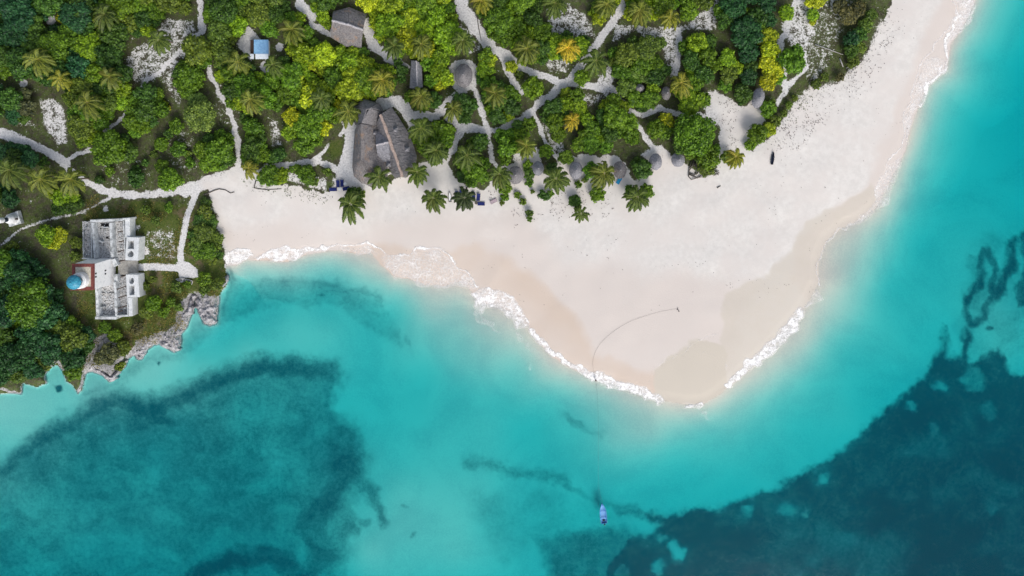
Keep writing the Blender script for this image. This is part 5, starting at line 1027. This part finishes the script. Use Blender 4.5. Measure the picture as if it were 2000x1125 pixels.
# ------------------------------------------------------------------ boats, beach furniture, people
def boat(name, px, py, L, B, rz, mats, label, cat='boat', z=None, benches=(), motor=False, depth=.6, draft=.15):
    zz = gz(px, py) if z is None else z; c = W(px, py, zz); root = empty(name, (c.x, c.y, zz), rz); n = 16
    def sec(t, inner=0.0):                      # t 0 stern .. 1 bow
        wd = B / 2 * (1 - max(0, (t - .45) / .55) ** 2.2) * (.86 + .14 * min(1, t / .3)); wd = max(wd - inner, .02); y = -L / 2 + L * t
        if inner: y = max(-L / 2 + inner, min(L / 2 - inner * 2.5, y))
        sh = depth * (1 + .35 * max(0, t - .5) ** 1.5 * 2); return wd, y, sh
    mb = MB(); vs = []; 
    for i in range(n + 1):
        wd, y, sh = sec(i / n)
        for a, b in ((-1, 1), (-.92, .5), (-.55, .08), (0, 0), (.55, .08), (.92, .5), (1, 1)): vs.append((wd * a, y, -draft + (sh + draft) * b))
    fs = [(i * 7 + j, i * 7 + j + 1, (i + 1) * 7 + j + 1, (i + 1) * 7 + j) for i in range(n) for j in range(6)] + [tuple(range(7))]
    mb.add(vs, fs); vi = []
    for i in range(n + 1):
        wd, y, sh = sec(i / n, .07)
        for a, b in ((-1, 1), (-.9, .55), (-.6, .3), (0, .25), (.6, .3), (.9, .55), (1, 1)): vi.append((wd * a, y, -draft + (sh + draft) * b + (.004 if b == 1 else 0)))
    mb2 = MB(); mb2.add(vi, [(i * 7 + j + 1, i * 7 + j, (i + 1) * 7 + j, (i + 1) * 7 + j + 1) for i in range(n) for j in range(6)] + [tuple(range(7))[::-1]])
    mb.build('hull', M[mats[0]], root, True); mb2.build('inside', M[mats[1]], root, True)
    gw = MB()
    for sg in (0, 6): gw.tube([Vector(vs[i * 7 + sg]) + Vector((0, 0, .01)) for i in range(n + 1)], .055, 6)
    gw.tube([vs[0], vs[6]], .06, 6); gw.build('gunwale', M[mats[2]], root, True)
    for t in benches:
        wd, y, sh = sec(t, .05); b = MB(); b.box((0, y, depth * .72), (wd * 2, .28, .05)); b.build('bench', M[mats[2]], root)
    if motor:
        b = MB(); b.lathe([(.16, 0), (.2, .1), (.19, .38), (.08, .46)], 12, (0.05, -L / 2 - .22, depth * .7), 1, 1.3); mo = b.build('outboard_motor', M['dark'], root)
        b = MB(); b.lathe([(.12, 0), (.1, .08)], 10, (0.12, -L / 2 - .45, depth * .7 + .3)); b.build('motor_cap', M['white_paint'], mo)
        b = MB(); b.box((.05, -L / 2 - .25, -.1), (.12, .16, 1.2)); b.build('motor_leg', M['dark'], mo)
        b = MB(); b.box((0, -L / 2 + .9, depth * .45), (.7, .3, .34)); b.build('fuel_tank', M['dark'], root)
    return props(root, label, cat)
boat('motorboat', 1177.5, 1001, 6.5, 2.15, R(6), ('boat_deep', 'boat_blue', 'boat_blue'), 'blue open motorboat moored in the shallows, bow towards the beach', z=0.0, benches=(.25, .56, .82), motor=True, depth=.62)
boat('rowing_boat', 361, 548, 5.2, 1.35, R(78), ('wood', 'ruin_floor', 'white_paint'), 'old white-rimmed rowing boat lying on the grassy headland', benches=(.3, .6), depth=.5, draft=0)
boat('dugout_canoe', 879, 384, 3.2, .95, R(2), ('wood', 'white_paint', 'dark_wood'), 'little dugout with a white inside, drawn up between two palms', depth=.4, draft=0)
bt = boat('outrigger_canoe', 1508.5, 309, 4.0, .8, R(-8), ('navy_dark', 'navy_dark', 'navy_dark'), 'slender dark blue canoe with a crosspiece on the white beach', benches=(.3, .5), depth=.4, draft=0)
for y_ in (.35, -.5):
    b = MB(); b.tube([(-.75, y_, .42), (.65, y_ + .1, .42)], .06, 6); b.build('crosspiece', M['navy_dark'], bt)

def lounger(px, py, rz, label, sc=1.0, towel=None, cat='sun lounger', m='navy', gname='sun_lounger', group='navy sun loungers'):
    zz = gz(px, py); c = W(px, py, zz + .3); root = empty(gname, (c.x, c.y, zz), rz)
    b = MB(); b.box((0, -.35, .30), (1.05 * sc, 1.5 * sc, .10)); b.build('seat', M[m], root)
    b = MB(); Mx = Matrix.Translation((0, .4, .33)) @ Matrix.Rotation(R(28), 4, 'X'); b.box((0, .42, .03), (1.05 * sc, .85, .08), 0, Mx); b.build('backrest', M[m], root)
    b = MB()
    for x in (-.55, .55): b.box((x * sc, 0, .22), (.07, 2.35 * sc, .07))
    b.box((0, -1.1 * sc, .22), (1.1, .06, .06)); b.build('frame', M['wood'], root)
    for x in (-.52, .52):
        for y in (-1.0, .9):
            b = MB(); b.box((x * sc, y * sc, .09), (.06, .06, .2)); b.build('leg', M['wood'], root)
    return props(root, label, cat, group)
lounger(660, 359, 0, 'navy lounger left of a pair beside the thatched hall')
lounger(668, 358, 0, 'navy lounger right of a pair beside the thatched hall')
lounger(651, 370, R(92), 'navy lounger lying crosswise just below the pair')
lounger(676, 368, R(-75), 'navy lounger nearest the dark bush under the lone palm')
lounger(892, 380, R(-4), 'navy lounger beside the little dugout')
lounger(901, 377, R(3), 'navy lounger half hidden by the drooping palm fronds')
lounger(925, 382, 0, 'pale-framed lounger at the right tip of the drooping palm')
lounger(934.5, 385, R(-5), 'navy lounger right of the drooping palm, standing upright to the sea')
lounger(940, 398, R(88), 'navy lounger lying crosswise lowest in its row')
lounger(964, 393, R(115), 'striped pale and maroon lounger beside a dry bush', m='stripes', group='striped lounger')
lounger(1209, 353, R(-30), 'turquoise-covered lounger under the fourth beach shelter', m='turq', group='turquoise lounger')
def table(px, py, label, mat):
    zz = gz(px, py); c = W(px, py, zz + .5); root = empty('beach_table', (c.x, c.y, zz)); b = MB(); b.lathe([(.5, 0), (.52, .04)], 20, (0, 0, .48)); b.build('tabletop', M[mat], root)
    b = MB(); b.tube([(0, 0, -.05), (0, 0, .49)], .05, 8); b.build('leg', M['wood'], root); props(root, label, 'table', 'low round beach tables')
table(664, 369, 'small white round table among the loungers by the hall', 'white_paint'); table(674, 359, 'white round table right of the lounger pair', 'white_paint'); table(930, 396, 'dark weathered table left of the crosswise lounger', 'dark_log')

def person(px, py, rz, label, cloth='cloth_dark', arms=.9):
    zz = max(gz(px, py), -.15); c = W(px, py, zz + .9); root_loc = (c.x, c.y, zz)
    me = bpy.data.meshes.new('person'); V = []; Ed = []; Rr = []
    def ch(pts, start=None):
        i0 = start
        for p, r in pts:
            V.append(p); Rr.append(r); k = len(V) - 1
            if i0 is not None: Ed.append((i0, k))
            i0 = k
        return i0
    pel = ch([((0, 0, .95), .14)]); ch_ = ch([((0, .02, 1.15), .125), ((0, .03, 1.38), .15)], pel); nk = ch([((0, .03, 1.52), .06), ((0, .05, 1.60), .085), ((0, .06, 1.70), .10), ((0, .05, 1.78), .06)], ch_)
    ch([((0, .155, 1.655), .022)], nk - 2)                        # nose
    for sg in (-1, 1):
        ch([((.10 * sg, 0, .90), .10), ((.12 * sg, .06 * sg + .03, .50), .065), ((.13 * sg, .02 + .12 * sg, .10), .045), ((.13 * sg, .16 + .12 * sg, .04), .04)], pel)
        a = ch([((.20 * sg, .02, 1.42), .06), ((.27 * sg, .15, 1.18), .045), ((.20 * sg, .42, 1.12), .035), ((.19 * sg, .49, 1.12), .034)], ch_)
        for fi in range(4): ch([(((.165 + .018 * fi) * sg, .55, 1.12), .010), (((.165 + .018 * fi) * sg, .585 - .006 * abs(fi - 1), 1.09), .009)], a)
        ch([((.155 * sg, .50, 1.13), .011), ((.145 * sg, .53, 1.12), .010)], a)
    me.from_pydata(V, Ed, []); o = bpy.data.objects.new('person', me); C.objects.link(o); o.location = root_loc; o.rotation_euler = (0, 0, rz); me.materials.append(M['skin'])
    sk = o.modifiers.new('skin', 'SKIN'); sd_ = o.modifiers.new('smooth', 'SUBSURF'); sd_.levels = 1; sd_.render_levels = 1
    if not me.skin_vertices: 
        bm = bmesh.new(); bm.from_mesh(me); bm.verts.layers.skin.verify(); bm.to_mesh(me); bm.free()
    for i, r in enumerate(Rr): me.skin_vertices[0].data[i].radius = (r, r)
    me.skin_vertices[0].data[0].use_root = True
    b = MB(); b.lathe([(.17, 0), (.19, .12), (.17, .28), (.20, .46), (.12, .55)], 14, (0, .02, .92), 1.15, .85); b.build('shirt', M[cloth], o, True)
    b = MB(); b.lathe([(.05, .13), (.125, .02), (.13, -.06), (.10, -.14)][::-1], 12, (0, .03, 1.73)); b.build('hair', M['hair'], o, True)
    b = MB()
    for sg in (-1, 1): b.tube([(.09 * sg, .0, .98), (.115 * sg, .05 * sg + .03, .55)], [.125, .095], 10)
    b.build('shorts', M[cloth], o, True)
    props(o, label, 'person'); return o
person(1163.5, 742, R(180), 'person in dark clothes standing in the foam holding the mooring rope')

def stick(name, pts, r, mat, label, cat, group=None, dz=.15):
    P = [G(x, y, z + dz) for x, y, z in pts]; L = P[0].copy(); mb = MB(); n = len(P); mb.tube([p - L for p in P], [r * (1 - .5 * i / max(1, n - 1)) for i in range(n)], 7)
    o = mb.build(name, M[mat], None, True); o.location = L; return props(o, label, cat, group)
stick('fallen_palm_trunk', [(928, 10, .1), (932, 35, .1), (936, 60, .1), (940, 80, .1)], .16, 'dark_log', 'thin dark fallen trunk lying across the top middle path', 'fallen trunk')
stick('bleached_pole', [(1592, 87, .2), (1620, 97, .3), (1647, 107, .2)], .16, 'driftwood', 'long bleached pole lying on the right dune', 'driftwood')
stick('bleached_plank', [(1640, 114, .1), (1647, 131, .1)], .24, 'driftwood', 'short thick bleached beam above the driftwood heap', 'driftwood')
for i, (a, b, c, d) in enumerate([(1653, 133, 1669, 126), (1656, 124, 1660, 130), (1655, 138, 1668, 143), (1660, 128, 1658, 144), (1666, 130, 1662, 146), (1654, 142, 1664, 132), (1671, 126, 1664, 141)]):
    stick('driftwood_stick', [(a, b, .1 + i * .1), ((a + c) / 2, (b + d) / 2, .3 + i * .1), (c, d, .1 + i * .1)], .12, 'driftwood', ['leftmost long stick slanting across the driftwood heap', 'short stick poking out at the top of the driftwood heap', 'lowest stick lying flat under the driftwood heap', 'upright stick in the middle of the driftwood heap', 'upright stick just right of the middle of the driftwood heap', 'short slanting stick at the lower left of the driftwood heap', 'rightmost long stick slanting down beside the driftwood heap'][i], 'driftwood', 'bleached driftwood heap at the dune foot')
stick('driftwood_log', [(1400.5, 367, 0), (1407.5, 363, 0)], .2, 'dark_log', 'short dark log alone on the white sand', 'driftwood')
db = empty('dead_tree', G(1362, 345)); props(db, 'dead grey branches sprawling on the sand under the big tree', 'dead tree')
for pts in [[(1372, 306), (1364, 318), (1352, 325)], [(1350, 315), (1346, 330), (1345, 345), (1350, 351), (1362, 347), (1380, 344)], [(1347, 338), (1356, 342), (1364, 336)], [(1356, 312), (1352, 324), (1346, 334)], [(1357, 318), (1362, 332), (1368, 338)], [(1345, 340), (1362, 348), (1372, 340)]]:
    mb = MB(); P = [G(x, y, .35) for x, y in pts]; mb.tube(P, [.2 - .1 * i / len(P) for i in range(len(P))], 7); part('branch', mb, M['dark_log'], db, True)
st_ = empty('driftwood_stump', G(1398, 338)); props(st_, 'tangled grey root stump beside the dead branches', 'driftwood')
for i in range(9):
    q = i * .7; mb = MB(); c = G(1398, 338, .3); mb.tube([c, c + Vector((math.cos(q) * .7, math.sin(q) * .6, .25)), c + Vector((math.cos(q) * 1.3, math.sin(q) * 1.1, -.2))], [.22, .16, .07], 6); part('root', mb, M['driftwood' if i % 2 else 'dark_log'], st_, True)
stick('trailing_root', [(500, 352, 0), (496, 367, 0), (505, 369, 0), (520, 370.5, 0), (535, 370, 0), (550, 369, 0)], .16, 'dark_log', 'dark root snaking along the top of the left beach', 'root', dz=.1)
stick('trailing_root', [(398, 380, 0), (405, 378, 0), (418, 372, 0), (428, 369, 0), (440, 371, 0), (450, 377, 0), (458, 375, 0)], .22, 'dark_log', 'dark root line at the corner where path meets beach', 'root', dz=.1)
# mooring rope from the boat to its stake on the sand
rp = [(1177, 981, -.02), (1170, 955), (1169, 900), (1169, 850), (1168, 800), (1166, 765), (1163.5, 745), (1158, 715), (1160, 695), (1172, 672), (1195, 650), (1225, 631), (1258, 618), (1290, 609), (1321, 603)]
P = []
for i, p in enumerate(rp):
    z = max(gz(p[0], p[1]), 0) + .12 if i else .55; P.append(W(p[0], p[1], z))
Q = []
for i in range(len(P) - 1):
    p0, p1, p2, p3 = P[max(i - 1, 0)], P[i], P[i + 1], P[min(i + 2, len(P) - 1)]
    for j in range(6):
        t = j / 6; Q.append(.5 * ((2 * p1) + (p2 - p0) * t + (2 * p0 - 5 * p1 + 4 * p2 - p3) * t * t + (3 * p1 - p0 - 3 * p2 + p3) * t ** 3))
Q.append(P[-1]); mb = MB(); o0 = P[0].copy(); mb.tube([v - o0 for v in Q], .02, 5); ro = mb.build('mooring_rope', M['rope'], None, True); ro.location = o0; props(ro, 'long thin mooring rope curving from the motorboat up the sand', 'rope')
an = empty('anchor', G(1323, 604)); props(an, 'small dark anchor dug into the sand at the end of the rope', 'anchor')
mb = MB(); mb.tube([(0, 0, .05), (.15, .6, .2)], .06, 6); mb.build('shank', M['dark'], an); mb = MB(); mb.tube([(-.3, -.1, .2), (0, -.15, .05), (.3, .05, .2)], [.04, .07, .04], 6); mb.build('fluke', M['dark'], an); mb = MB(); mb.box((.45, -.6, .12), (.3, .35, .25), .4); mb.build('sinker', M['dark_log'], an)
